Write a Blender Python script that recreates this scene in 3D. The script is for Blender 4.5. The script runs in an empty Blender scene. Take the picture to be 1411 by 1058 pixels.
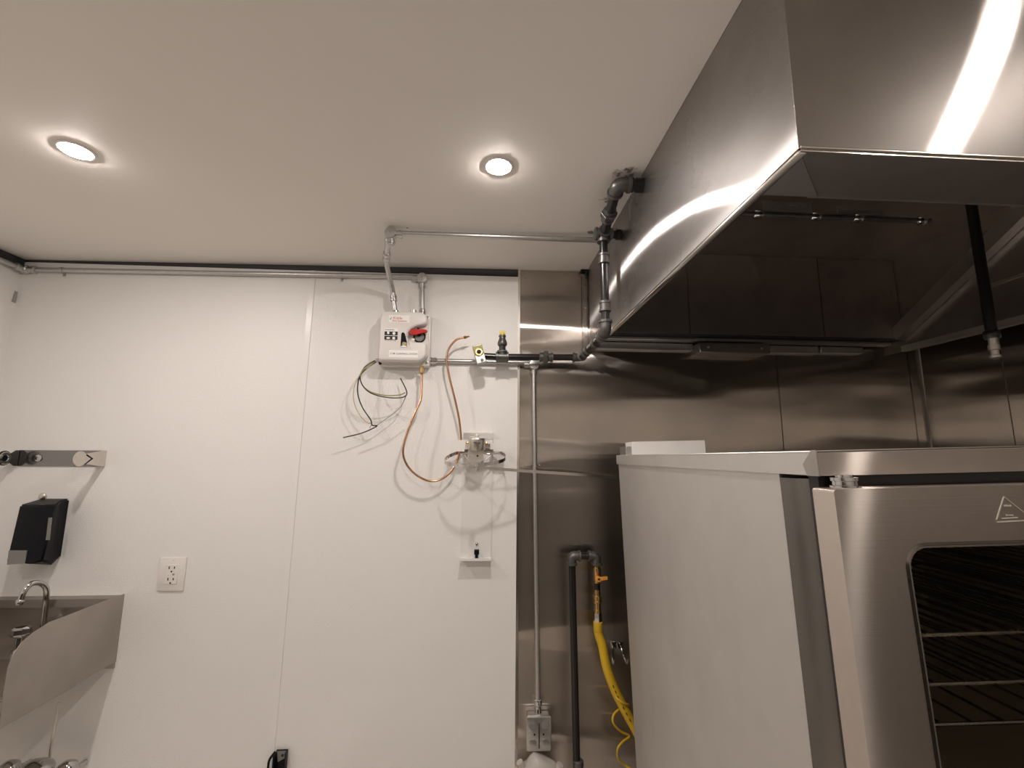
import bpy, bmesh, math, random
from mathutils import Vector as V, Matrix, Euler
random.seed(7)

# ------------------------------------------------------------------ camera, light, exposure
FPX, PITCH, YAW, ROLL, CAMZ = 630.0, 0.153, 0.063, 0.006, 1.5
scene = bpy.context.scene
COL = scene.collection
_cp, _sp, _cy, _sy = math.cos(PITCH), math.sin(PITCH), math.cos(YAW), math.sin(YAW)
CF = V((_sy*_cp, _cy*_cp, _sp)); _r0 = V((_cy, -_sy, 0)); _u0 = _r0.cross(CF)
CR = _r0*math.cos(ROLL) + _u0*math.sin(ROLL); CU = _u0*math.cos(ROLL) - _r0*math.sin(ROLL)
cam_data = bpy.data.cameras.new('camera'); cam = bpy.data.objects.new('camera', cam_data); COL.objects.link(cam)
cam_data.sensor_fit = 'HORIZONTAL'; cam_data.sensor_width = 36.0; cam_data.lens = 36.0*FPX/1411.0
cam_data.clip_start = 0.02
M3 = Matrix((CR, CU, -CF)).transposed()
cam.matrix_world = Matrix.Translation((0, 0, CAMZ)) @ M3.to_4x4()
scene.camera = cam
world = bpy.data.worlds.new('world'); scene.world = world; world.use_nodes = True
world.node_tree.nodes['Background'].inputs[0].default_value = (0, 0, 0, 1)
world.node_tree.nodes['Background'].inputs[1].default_value = 0.0
scene.view_settings.view_transform = 'Standard'; scene.view_settings.look = 'None'
scene.view_settings.gamma = 1.0; scene.view_settings.use_curve_mapping = False
scene.view_settings.exposure = 0.0
LAMP_STRENGTH = 620.0
LAMP_COLOR = (1.0, 0.91, 0.845)

# real planes of the room (metres): back wall face, ceiling height at x
YW = 1.8
def zc(x): return CAMZ + 0.7574 + 0.0122*x
def ray(px, py): return CF + CR*((px-705.5)/FPX) + CU*((529-py)/FPX)
def at(px, py, Y=YW):
    d = ray(px, py); d = d*(Y/d.y); return V((d.x, d.y, d.z+CAMZ))
def atX(px, py, X):
    d = ray(px, py); d = d*(X/d.x); return V((d.x, d.y, d.z+CAMZ))
def atC(px, py, drop=0.0):
    d = ray(px, py); s = (0.7574-drop)/(d.z-0.0122*d.x); d = d*s; return V((d.x, d.y, d.z+CAMZ))

# ------------------------------------------------------------------ materials
def newmat(name):
    m = bpy.data.materials.new(name); m.use_nodes = True
    nt = m.node_tree; nt.nodes.clear()
    out = nt.nodes.new('ShaderNodeOutputMaterial')
    return m, nt, out
def L(nt, a, b): nt.links.new(a, b)
def coords(nt, scale=(1, 1, 1)):
    tc = nt.nodes.new('ShaderNodeTexCoord'); mp = nt.nodes.new('ShaderNodeMapping')
    mp.inputs['Scale'].default_value = scale
    L(nt, tc.outputs['Object'], mp.inputs['Vector']); return mp.outputs['Vector']
def noise(nt, vec, scale, detail=3.0, rough=0.55):
    n = nt.nodes.new('ShaderNodeTexNoise'); n.inputs['Scale'].default_value = scale
    n.inputs['Detail'].default_value = detail; n.inputs['Roughness'].default_value = rough
    if vec is not None: L(nt, vec, n.inputs['Vector'])
    return n.outputs[0]
def maprange(nt, v, a, b, c, d, smooth=False):
    n = nt.nodes.new('ShaderNodeMapRange')
    if smooth: n.interpolation_type = 'SMOOTHSTEP'
    for i, x in enumerate((a, b, c, d)): n.inputs[1+i].default_value = x
    L(nt, v, n.inputs[0]); return n.outputs[0]
def ramp(nt, fac, c0, c1):
    n = nt.nodes.new('ShaderNodeMixRGB'); n.inputs[1].default_value = (*c0, 1); n.inputs[2].default_value = (*c1, 1)
    L(nt, fac, n.inputs[0]); return n.outputs[0]
def bump(nt, h, strength, dist):
    b = nt.nodes.new('ShaderNodeBump'); b.inputs['Strength'].default_value = strength
    b.inputs['Distance'].default_value = dist; L(nt, h, b.inputs['Height']); return b.outputs['Normal']
def simple(name, col, rough=0.5, metal=0.0, var=0.06, vscale=8.0, bstr=0.0, bscale=200.0, bdist=0.001, coat=0.0, spec=0.5):
    m, nt, out = newmat(name)
    p = nt.nodes.new('ShaderNodeBsdfPrincipled'); L(nt, p.outputs[0], out.inputs[0])
    p.inputs['Roughness'].default_value = rough; p.inputs['Metallic'].default_value = metal
    p.inputs['Specular IOR Level'].default_value = spec
    p.inputs['Coat Weight'].default_value = coat
    vec = coords(nt)
    n = noise(nt, vec, vscale)
    c0 = tuple(max(0, c*(1-var)) for c in col); c1 = tuple(min(1, c*(1+var)) for c in col)
    L(nt, ramp(nt, n, c0, c1), p.inputs['Base Color'])
    if bstr > 0: L(nt, bump(nt, noise(nt, vec, bscale, 2.0), bstr, bdist), p.inputs['Normal'])
    return m
def steel(name, grain, col=(0.56, 0.54, 0.52), r_an=0.26, an=0.82, r_iso=0.38, mix_iso=0.35, wave=0.0, wscale=(1, 1, 1), scr=0.15, grime=0.25):
    """brushed stainless: long highlights across the grain plus a dull isotropic layer"""
    m, nt, out = newmat(name)
    vec = coords(nt)
    g = nt.nodes.new('ShaderNodeBsdfAnisotropic'); g.inputs['Roughness'].default_value = r_an
    g.inputs['Anisotropy'].default_value = an
    cv = nt.nodes.new('ShaderNodeCombineXYZ')
    for i in range(3): cv.inputs[i].default_value = grain[i]
    L(nt, cv.outputs[0], g.inputs['Tangent'])
    d = nt.nodes.new('ShaderNodeBsdfAnisotropic'); d.inputs['Roughness'].default_value = r_iso
    dirt = noise(nt, vec, 4.0, 4.0, 0.5)
    colr = ramp(nt, maprange(nt, dirt, 0.35, 0.75, 0, 1), col, tuple(c*(1-grime) for c in col))
    L(nt, colr, g.inputs['Color']); L(nt, colr, d.inputs['Color'])
    mx = nt.nodes.new('ShaderNodeMixShader')
    L(nt, maprange(nt, dirt, 0.3, 0.7, mix_iso*0.65, mix_iso*1.45), mx.inputs[0])
    L(nt, g.outputs[0], mx.inputs[1]); L(nt, d.outputs[0], mx.inputs[2]); L(nt, mx.outputs[0], out.inputs[0])
    sc = tuple(3.0 if abs(x) > 0.5 else 700.0 for x in grain)
    fine = noise(nt, coords(nt, sc), 1.0, 2.0)
    nrm = bump(nt, fine, scr, 0.0003)
    if wave > 0:
        w = noise(nt, coords(nt, wscale), 1.0, 1.0, 0.4)
        b = nt.nodes.new('ShaderNodeBump'); b.inputs['Strength'].default_value = 1.0
        b.inputs['Distance'].default_value = wave; L(nt, w, b.inputs['Height']); L(nt, nrm, b.inputs['Normal'])
        nrm = b.outputs['Normal']
    L(nt, nrm, g.inputs['Normal']); L(nt, nrm, d.inputs['Normal'])
    return m
def emit(name, col, s):
    m, nt, out = newmat(name); e = nt.nodes.new('ShaderNodeEmission')
    e.inputs[0].default_value = (*col, 1); e.inputs[1].default_value = s; L(nt, e.outputs[0], out.inputs[0]); return m

def ceiling_mat():
    m, nt, out = newmat('ceiling_paint')
    p = nt.nodes.new('ShaderNodeBsdfPrincipled'); L(nt, p.outputs[0], out.inputs[0]); p.inputs['Roughness'].default_value = 0.62
    vec = coords(nt); base = ramp(nt, noise(nt, vec, 2.0), (0.87, 0.83, 0.785), (0.89, 0.85, 0.805))
    col = base
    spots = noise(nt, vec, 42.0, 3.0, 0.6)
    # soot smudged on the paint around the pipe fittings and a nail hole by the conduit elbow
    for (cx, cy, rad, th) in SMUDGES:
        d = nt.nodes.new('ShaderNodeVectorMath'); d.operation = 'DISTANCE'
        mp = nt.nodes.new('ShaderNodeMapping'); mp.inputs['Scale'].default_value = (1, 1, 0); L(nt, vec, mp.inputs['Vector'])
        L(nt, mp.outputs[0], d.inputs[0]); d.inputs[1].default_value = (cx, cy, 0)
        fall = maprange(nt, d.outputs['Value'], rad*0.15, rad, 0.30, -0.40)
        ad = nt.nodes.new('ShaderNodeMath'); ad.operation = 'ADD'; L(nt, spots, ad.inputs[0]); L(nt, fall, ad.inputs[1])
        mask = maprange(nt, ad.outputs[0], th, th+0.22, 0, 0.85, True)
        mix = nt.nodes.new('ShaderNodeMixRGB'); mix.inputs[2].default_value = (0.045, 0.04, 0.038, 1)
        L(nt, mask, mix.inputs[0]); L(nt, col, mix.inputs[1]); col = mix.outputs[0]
    L(nt, col, p.inputs['Base Color'])
    L(nt, bump(nt, noise(nt, vec, 90.0, 3.0), 0.06, 0.002), p.inputs['Normal'])
    return m
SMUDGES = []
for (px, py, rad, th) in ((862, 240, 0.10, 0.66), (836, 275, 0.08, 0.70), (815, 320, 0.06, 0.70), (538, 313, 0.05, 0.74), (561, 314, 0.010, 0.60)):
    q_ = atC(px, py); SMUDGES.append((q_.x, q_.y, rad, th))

MT = {}
MT['ceiling'] = ceiling_mat()
MT['panel'] = simple('white_laminate', (0.83, 0.815, 0.795), 0.30, 0, 0.02, 3.0, 0.7, 290.0, 0.0016)
MT['strip'] = simple('white_strip', (0.83, 0.815, 0.795), 0.30, 0, 0.02)
MT['dark_trim'] = simple('slate_trim', (0.035, 0.033, 0.038), 0.6, 0, 0.15)
MT['floor'] = simple('brown_floor', (0.74, 0.68, 0.61), 0.5, 0, 0.08, 4.0)
MT['added_mat'] = simple('added_dark_rubber', (0.075, 0.062, 0.05), 0.6, 0, 0.2, 6.0)
MT['room'] = simple('painted_wall', (0.80, 0.77, 0.73), 0.5, 0, 0.03, 2.0)
MT['dark_room'] = simple('dark_stand_in_panel', (0.045, 0.037, 0.032), 0.45, 0, 0.15, 2.0)
MT['wall_steel'] = steel('steel_wall', (0, 0, 1), (0.60, 0.55, 0.50), 0.17, 0.86, 0.36, 0.03, 0.012, (1.3, 1, 5.0), 0.03)
MT['hood_side'] = steel('steel_hood_side', (0, 0, 1), (0.45, 0.435, 0.43), 0.20, 0.85, 0.45, 0.22, 0.0040, (1, 2.6, 3.2), 0.07)
MT['hood_front'] = steel('steel_hood_front', (1, 0, 0), (0.43, 0.40, 0.375), 0.20, 0.86, 0.45, 0.18, 0.0015, (2.0, 1, 2.5), 0.12)
MT['hood_in'] = steel('steel_hood_inner', (0, 0, 1), (0.50, 0.455, 0.425), 0.22, 0.7, 0.4, 0.4, 0.004, (1.5, 1, 1.5), 0.05)
MT['oven_side'] = steel('steel_oven_side', (0, 0, 1), (0.74, 0.72, 0.70), 0.42, 0.45, 0.55, 0.6, 0.0008, (1, 2, 2), 0.15, 0.12)
MT['oven_front'] = steel('steel_oven_front', (1, 0, 0), (0.64, 0.575, 0.52), 0.18, 0.86, 0.5, 0.42, 0.0008, (1.5, 1, 1.5), 0.25, 0.12)
MT['oven_post'] = steel('steel_oven_post', (0, 0, 1), (0.22, 0.208, 0.196), 0.25, 0.6, 0.3, 0.2, 0, (1, 1, 1), 0.05, 0.0)  # darker oven steel; the post's dark reflection is put into this colour
MT['steel'] = steel('steel_plain', (1, 0, 0), (0.52, 0.50, 0.48), 0.32, 0.5, 0.4, 0.5, 0, (1, 1, 1), 0.1)
MT['sink'] = steel('steel_sink', (0, 1, 0.3), (0.50, 0.46, 0.42), 0.38, 0.5, 0.5, 0.6, 0.001, (2, 2, 2), 0.12)
MT['chrome'] = simple('chrome', (0.58, 0.575, 0.57), 0.09, 1.0, 0.03)
MT['dimmed_chrome'] = simple('dimmed_chrome', (0.30, 0.295, 0.29), 0.16, 1.0, 0.05)  # chrome with dark reflections and dimness put into its colour
MT['bright'] = simple('bright_edge_steel', (0.75, 0.72, 0.66), 0.2, 1.0, 0.05)
MT['galv'] = simple('galvanised', (0.56, 0.56, 0.555), 0.34, 1.0, 0.14, 60.0, 0.1, 180.0, 0.0005)
MT['cast'] = simple('cast_fitting', (0.13, 0.126, 0.122), 0.40, 0.75, 0.25, 50.0, 0.25, 220.0, 0.0006)
MT['black_pipe'] = simple('black_iron', (0.012, 0.0115, 0.012), 0.25, 0.1, 0.25, 30.0, 0.15, 140.0, 0.0005)
MT['black'] = simple('black_plastic', (0.004, 0.0045, 0.007), 0.45, 0, 0.2, spec=0.2)
MT['blackmatte'] = simple('black_matte', (0.010, 0.010, 0.011), 0.6, 0, 0.2)
MT['grey_plastic'] = simple('grey_plastic', (0.22, 0.215, 0.205), 0.4, 0, 0.05)
MT['white_paint'] = simple('white_enamel', (0.78, 0.765, 0.74), 0.35, 0, 0.02, 5.0, 0.05, 150.0, 0.0008)
MT['box_paint'] = simple('box_enamel', (0.76, 0.725, 0.70), 0.36, 0, 0.02, 5.0, 0.06, 120.0, 0.0008)
MT['white_plastic'] = simple('white_plastic', (0.80, 0.77, 0.73), 0.3, 0, 0.02)
MT['sticker'] = simple('white_sticker', (0.90, 0.89, 0.87), 0.4, 0, 0.02)
MT['red'] = simple('red_plastic', (0.52, 0.022, 0.022), 0.35, 0, 0.1)
MT['redink'] = simple('red_ink', (0.62, 0.10, 0.08), 0.5, 0, 0.05)
MT['ink'] = simple('black_ink', (0.02, 0.02, 0.02), 0.5, 0, 0.05)
MT['brass'] = simple('brass', (0.62, 0.43, 0.19), 0.26, 1.0, 0.12, 80.0)
MT['copper'] = simple('copper', (0.66, 0.38, 0.23), 0.25, 1.0, 0.15, 30.0)
MT['nickel'] = simple('nickel', (0.70, 0.665, 0.61), 0.34, 1.0, 0.1, 40.0)
MT['yellow'] = simple('yellow_hose', (0.66, 0.42, 0.020), 0.4, 0, 0.08)
MT['yellowcap'] = simple('yellow_cap', (0.75, 0.62, 0.05), 0.4, 0, 0.06)
MT['orange'] = simple('orange_handle', (0.72, 0.30, 0.04), 0.4, 0, 0.06)
MT['wire_black'] = simple('wire_black', (0.02, 0.02, 0.022), 0.4, 0, 0.1)
MT['wire_tan'] = simple('wire_tan', (0.46, 0.38, 0.22), 0.4, 0, 0.1)
MT['wire_green'] = simple('wire_olive', (0.33, 0.32, 0.10), 0.4, 0, 0.1)
MT['wire_grey'] = simple('wire_grey', (0.35, 0.34, 0.33), 0.4, 0, 0.1)
MT['cavity'] = simple('oven_enamel', (0.58, 0.53, 0.45), 0.4, 0, 0.3, 6.0)
MT['gasket'] = simple('gasket', (0.012, 0.011, 0.011), 0.5, 0, 0.2)
MT['lamp'] = emit('lamp_diffuser', LAMP_COLOR, LAMP_STRENGTH)
MT['ivory'] = simple('etched_ivory', (0.66, 0.62, 0.55), 0.4, 0.3, 0.05)
def glassmat():
    m, nt, out = newmat('oven_glass')
    t = nt.nodes.new('ShaderNodeBsdfTransparent'); t.inputs[0].default_value = (0.90, 0.88, 0.84, 1)
    g = nt.nodes.new('ShaderNodeBsdfAnisotropic'); g.inputs['Roughness'].default_value = 0.06
    f = nt.nodes.new('ShaderNodeFresnel'); f.inputs[0].default_value = 1.5
    ge = nt.nodes.new('ShaderNodeNewGeometry'); su = nt.nodes.new('ShaderNodeMath'); su.operation = 'SUBTRACT'; su.inputs[0].default_value = 1.0; L(nt, ge.outputs['Backfacing'], su.inputs[1])
    mu = nt.nodes.new('ShaderNodeMath'); mu.operation = 'MULTIPLY'; L(nt, f.outputs[0], mu.inputs[0]); L(nt, su.outputs[0], mu.inputs[1])
    mx = nt.nodes.new('ShaderNodeMixShader'); L(nt, mu.outputs[0], mx.inputs[0]); L(nt, t.outputs[0], mx.inputs[1]); L(nt, g.outputs[0], mx.inputs[2])
    L(nt, mx.outputs[0], out.inputs[0]); return m
MT['glass'] = glassmat()
def filmmat():
    m, nt, out = newmat('clear_film')
    t = nt.nodes.new('ShaderNodeBsdfTransparent'); t.inputs[0].default_value = (0.9, 0.88, 0.85, 1)
    p = nt.nodes.new('ShaderNodeBsdfPrincipled'); p.inputs['Base Color'].default_value = (0.62, 0.58, 0.54, 1); p.inputs['Roughness'].default_value = 0.25
    mx = nt.nodes.new('ShaderNodeMixShader'); mx.inputs[0].default_value = 0.72; L(nt, t.outputs[0], mx.inputs[1]); L(nt, p.outputs[0], mx.inputs[2])
    L(nt, mx.outputs[0], out.inputs[0]); return m
MT['film'] = filmmat()

# ------------------------------------------------------------------ mesh helpers
def bm_new(): return bmesh.new()
def box(bm, lo, hi, bev=0.0, seg=1):
    lo, hi = V(lo), V(hi)
    r = bmesh.ops.create_cube(bm, size=1.0)
    for v in r['verts']:
        v.co = V([(lo[i]+hi[i])/2 + v.co[i]*(hi[i]-lo[i]) for i in range(3)])
    if bev > 0:
        es = list({e for v in r['verts'] for e in v.link_edges})
        bmesh.ops.bevel(bm, geom=es, offset=bev, segments=seg, affect='EDGES', profile=0.5)
def obox(bm, c, ax, ay, az, hx, hy, hz, bev=0.0):
    """box with half sizes along given unit axes"""
    r = bmesh.ops.create_cube(bm, size=2.0)
    for v in r['verts']:
        x, y, z = v.co; v.co = V(c) + V(ax)*x*hx + V(ay)*y*hy + V(az)*z*hz
    if bev > 0:
        es = list({e for v in r['verts'] for e in v.link_edges})
        bmesh.ops.bevel(bm, geom=es, offset=bev, segments=1, affect='EDGES')
def frame_for(d):
    d = V(d).normalized(); a = V((0, 0, 1)) if abs(d.z) < 0.9 else V((1, 0, 0))
    x = d.cross(a).normalized(); return x, x.cross(d).normalized(), d
def ring(bm, c, x, y, r, seg, ph=0.0):
    return [bm.verts.new(V(c) + x*(r*math.cos(2*math.pi*i/seg+ph)) + y*(r*math.sin(2*math.pi*i/seg+ph))) for i in range(seg)]
def skin(bm, rings, cap=True):
    n = len(rings[0])
    for a, b in zip(rings, rings[1:]):
        for i in range(n):
            j = (i+1) % n; bm.faces.new((a[i], a[j], b[j], b[i]))
    if cap:
        bm.faces.new(list(reversed(rings[0]))); bm.faces.new(rings[-1])
def lathe(bm, p, d, prof, seg=16, ph=0.0):
    """prof: (distance along d, radius)"""
    x, y, z = frame_for(d); p = V(p)
    skin(bm, [ring(bm, p+z*t, x, y, max(r, 1e-5), seg, ph) for t, r in prof])
def cyl(bm, a, b, r, seg=14, r2=None):
    a, b = V(a), V(b); lathe(bm, a, b-a, [(0, r), ((b-a).length, r if r2 is None else r2)], seg)
def hexn(bm, p, d, t, r): lathe(bm, p, d, [(0, r*0.93), (t*0.12, r), (t*0.88, r), (t, r*0.93)], 6)
def fillet(pts, rad, n=6):
    pts = [V(p) for p in pts]; out = [pts[0]]
    for a, b, c in zip(pts, pts[1:], pts[2:]):
        u, w = (a-b), (c-b); r = min(rad, u.length*0.49, w.length*0.49); u.normalize(); w.normalize()
        p0, p1 = b+u*r, b+w*r
        for i in range(n+1):
            t = i/n; out.append(p0*(1-t)**2 + b*2*t*(1-t) + p1*t*t)
    out.append(pts[-1]); return out
def catmull(pts, n=7):
    pts = [V(p) for p in pts]; P = [pts[0]*2-pts[1]] + pts + [pts[-1]*2-pts[-2]]; out = []
    for i in range(1, len(P)-2):
        a, b, c, d = P[i-1:i+3]
        for k in range(n):
            t = k/n
            out.append(0.5*((2*b)+(c-a)*t+(2*a-5*b+4*c-d)*t*t+(3*b-a-3*c+d)*t**3))
    out.append(pts[-1]); return out
def tube(bm, pts, r, seg=12, radii=None):
    pts = [V(p) for p in pts]; ps = [pts[0]]
    keep = [0]
    for i, p in enumerate(pts[1:], 1):
        if (p-ps[-1]).length > 1e-5: ps.append(p); keep.append(i)
    rr = [radii[i] for i in keep] if radii else [r]*len(ps)
    tg = []
    for i in range(len(ps)):
        t = ps[min(i+1, len(ps)-1)] - ps[max(i-1, 0)]; tg.append(t.normalized())
    x, y, _ = frame_for(tg[0]); rings = []
    for i, p in enumerate(ps):
        x = (x - tg[i]*x.dot(tg[i])).normalized(); y = tg[i].cross(x)
        rings.append(ring(bm, p, x, y, rr[i], seg))
    skin(bm, rings)
def prism(bm, poly, a, b):
    """poly: 3D points of one face, extruded by vector from offset a to offset b"""
    va = [bm.verts.new(V(p)+V(a)) for p in poly]; vb = [bm.verts.new(V(p)+V(b)) for p in poly]
    n = len(poly)
    bm.faces.new(va); bm.faces.new(list(reversed(vb)))
    for i in range(n): bm.faces.new((va[i], vb[i], vb[(i+1) % n], va[(i+1) % n]))
def strip(bm, pts, w, t, up):
    """flat band of width w along 'up', thickness t"""
    pts = [V(p) for p in pts]; rings = []
    for i, p in enumerate(pts):
        tg = (pts[min(i+1, len(pts)-1)]-pts[max(i-1, 0)]).normalized()
        u = (V(up)-tg*tg.dot(V(up))).normalized(); s = tg.cross(u)
        rings.append([bm.verts.new(p+u*(w/2*a)+s*(t/2*b)) for a, b in ((-1, -1), (1, -1), (1, 1), (-1, 1))])
    skin(bm, rings)
def text_into(bm, s, size, org, ax, ay, depth=0.0002):
    cu = bpy.data.curves.new('t', 'FONT'); cu.body = s; cu.size = size; cu.resolution_u = 2; cu.extrude = depth/size*0 + depth
    o = bpy.data.objects.new('t', cu); COL.objects.link(o); bpy.context.view_layer.update()
    me = bpy.data.meshes.new_from_object(o.evaluated_get(bpy.context.evaluated_depsgraph_get()))
    ax, ay = V(ax), V(ay); az = ax.cross(ay); off = len(bm.verts)
    vs = [bm.verts.new(V(org)+ax*v.co.x+ay*v.co.y+az*v.co.z) for v in me.vertices]
    for p in me.polygons:
        try: bm.faces.new([vs[i] for i in p.vertices])
        except ValueError: pass
    bpy.data.objects.remove(o); bpy.data.curves.remove(cu); bpy.data.meshes.remove(me)

def obj(name, bm, mat, parent=None, smooth=40, local=False):
    """links one mesh object; vertices are in world space unless local, then in the parent's space"""
    bmesh.ops.recalc_face_normals(bm, faces=bm.faces)
    me = bpy.data.meshes.new(name)
    if parent is not None and not local:
        off = -parent.location
        for v in bm.verts: v.co += off
    elif parent is None:
        pass
    bm.to_mesh(me); bm.free()
    if smooth:
        for p in me.polygons: p.use_smooth = True
        me.set_sharp_from_angle(angle=math.radians(smooth))
    me.materials.append(MT[mat] if isinstance(mat, str) else mat)
    o = bpy.data.objects.new(name, me); COL.objects.link(o)
    if parent is not None: o.parent = parent
    return o
def sub(name, bm, mat, part, root, smooth=40):
    """sub-part: child of a part whose origin coincides with its thing's origin"""
    o = obj(name, bm, mat, root, smooth); o.parent = part; return o
def tag(o, label, cat, group=None):
    o['label'] = label; o['category'] = cat
    if group: o['group'] = group
    return o
def thing(name, label, cat, loc, group=None, rot=(0, 0, 0)):
    o = bpy.data.objects.new(name, None); COL.objects.link(o); o.location = loc; o.rotation_euler = rot
    o.empty_display_size = 0.05
    return tag(o, label, cat, group)
def struct(name, bm, mat, label, smooth=0):
    o = obj(name, bm, mat, None, smooth); o['kind'] = 'structure'; o['label'] = label; o['category'] = name.split('_')[0]; return o
X, Y, Z = V((1, 0, 0)), V((0, 1, 0)), V((0, 0, 1))

# ------------------------------------------------------------------ the room
XL, XR, YB = -1.793, 1.86, -0.75
HX, HY, HZ = 0.427, 0.545, CAMZ+0.414          # hood: left face, front face, lower edge
b = bm_new(); box(b, (XL-.1, YB-.1, -0.06), (XR+.1, YW+.1, 0)); flo = struct('floor', b, 'floor', 'pale beige kitchen floor under the oven and sink')
b = bm_new(); box(b, (.02, -.30, 0), (1.0, .95, .012), .004); obj('reflection_mat', b, 'added_mat', flo)  # unseen mat, added to darken the floor's reflection in the steel wall
b = bm_new()
poly = [(XL-.1, YB-.1), (XR+.1, YB-.1), (XR+.1, HY-.001), (HX-.001, HY-.001), (HX-.001, YW+.1), (XL-.1, YW+.1)]
lo = [b.verts.new((x, y, zc(x))) for x, y in poly]; hi = [b.verts.new((x, y, zc(x)+.05)) for x, y in poly]
# two convex halves so the sloping slab stays planar
def slab(bm, pts):
    a = [bm.verts.new((x, y, zc(x))) for x, y in pts]; c = [bm.verts.new((x, y, zc(x)+.05)) for x, y in pts]; n = len(pts)
    bm.faces.new(a); bm.faces.new(list(reversed(c)))
    for i in range(n): bm.faces.new((a[i], c[i], c[(i+1) % n], a[(i+1) % n]))
b.free(); b = bm_new()
slab(b, [(XL-.1, YB-.1), (HX-.0005, YB-.1), (HX-.0005, YW+.1), (XL-.1, YW+.1)])
slab(b, [(HX-.0005, YB-.1), (XR+.1, YB-.1), (XR+.1, HY-.0005), (HX-.0005, HY-.0005)])
struct('ceiling', b, 'ceiling', 'off-white painted ceiling with soot smudges beside the pipes')

wb_bm = bm_new(); box(wb_bm, (XL-.1, YW+.012, 0), (XR+.1, YW+.1, 2.6))
wall_back = struct('wall_back', wb_bm, 'room', 'back wall clad in white panels and stainless sheets')
def wall_piece(name, x0, x1, x0b, x1b, z0, z1, mat, y0=YW, y1=YW+.011, bev=0.0):
    """sheet between two edges that may lean slightly: x0/x1 at z1 (top), x0b/x1b at z0"""
    b = bm_new(); prism(b, [(x0b, y0, z0), (x1b, y0, z0), (x1, y0, z1), (x0, y0, z1)], (0, 0, 0), (0, y1-y0, 0))
    return obj(name, b, mat, wall_back, 0)
seam_t, seam_b = at(431, 381).x, at(372, 1058).x
def seam_x(z):                                  # lean of the joint between the white panels
    zt, zb = at(431, 381).z, at(372, 1058).z
    return seam_b + (seam_t-seam_b)*(z-zb)/(zt-zb)
edge_t, edge_b = at(716, 380), at(711.5, 1055)
def edge_x(z): return edge_b.x + (edge_t.x-edge_b.x)*(z-edge_b.z)/(edge_t.z-edge_b.z)
ZT = 2.2275
wall_piece('wall_panel', seam_x(ZT)-.002, XL, seam_x(0)-.002, XL, 0, ZT, 'panel')
wall_piece('wall_panel', edge_x(ZT)-.006, seam_x(ZT)+.002, edge_x(0)-.006, seam_x(0)+.002, 0, ZT, 'panel')
wall_piece('seam_strip', seam_x(ZT)-.011, seam_x(ZT)+.011, seam_x(0)-.011, seam_x(0)+.011, 0, ZT, 'strip', YW-.0022, YW-.0002)
wall_piece('edge_trim', edge_x(2.262)-.006, edge_x(2.262)+.003, edge_x(0)-.006, edge_x(0)+.003, 0, 2.258, 'bright', YW-.004, YW+.006)
S1, S2, S3 = 0.425, at(1074, 540).x, at(1257, 540).x
SY = YW+.002
wall_piece('steel_panel', edge_x(2.24)+.004, S2-.002, edge_x(0)+.004, S2-.002, 0, 2.2595, 'wall_steel', SY, SY+.008)
wall_piece('steel_panel', S2+.002, S3-.002, S2+.002, S3-.002, 0, 2.4, 'wall_steel', SY, SY+.008)
wall_piece('corner_trim', S3, S3+.028, S3, S3+.028, 0, 2.4, 'wall_steel', YW-.006, YW+.008)
wall_piece('steel_panel', S3+.03, XR, S3+.03, XR, 0, 2.4, 'wall_steel', SY, SY+.008)
for px, py in ((725, 641), (744, 641), (724, 384), (813, 381), (815, 463), (813, 473)):
    b = bm_new(); p = at(px, py, SY); lathe(b, p+Y*.001, -Y, [(0, .004), (.002, .0035), (.0028, .001)], 10); obj('screw', b, 'steel', wall_back)

b = bm_new(); box(b, (XL-.1, YB-.1, 0), (XL, YW+.1, 2.6)); struct('wall_left', b, 'panel', 'white side wall at the left corner')
b = bm_new(); box(b, (XR, YB-.1, 0), (XR+.1, YW+.1, 2.6)); wr = struct('wall_right', b, 'room', 'end wall clad in stainless sheets beyond the hood')
for y0, y1 in ((YB, .45), (.454, 1.49), (1.494, 1.79)):
    b = bm_new(); box(b, (XR-.006, y0, 0), (XR-.0005, y1, 2.4)); obj('steel_panel', b, 'wall_steel', wr, 0)
b = bm_new(); box(b, (XL-.1, YB-.1, 0), (XR+.1, YB, 2.6)); wf = struct('wall_front', b, 'room', 'painted wall behind the viewer')
b = bm_new(); box(b, (XL, YB, 0), (XR-.01, YB+.02, 1.38)); obj('dark_stand_in', b, 'dark_room', wf, 0)  # unseen, added: stands in for dark equipment reflected in the steel

# dark strip under the ceiling
b = bm_new(); a0, a1 = V((XL, 0, 0)), V((edge_x(2.24)-.008, 0, 0))
prism(b, [(a0.x, YW-.003, ZT+.0005), (a1.x, YW-.003, ZT+.003), (a1.x, YW-.003, zc(a1.x)-.0005), (a0.x, YW-.003, zc(a0.x)-.0005)], (0, 0, 0), (0, .014, 0))
struct('trim_1', b, 'dark_trim', 'dark slate strip along the top of the white back wall')
b = bm_new(); box(b, (XL+.0005, YB, 2.205), (XL+.012, YW-.004, zc(XL)-.0005)); struct('trim_2', b, 'dark_trim', 'dark slate strip along the top of the left side wall')

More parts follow.
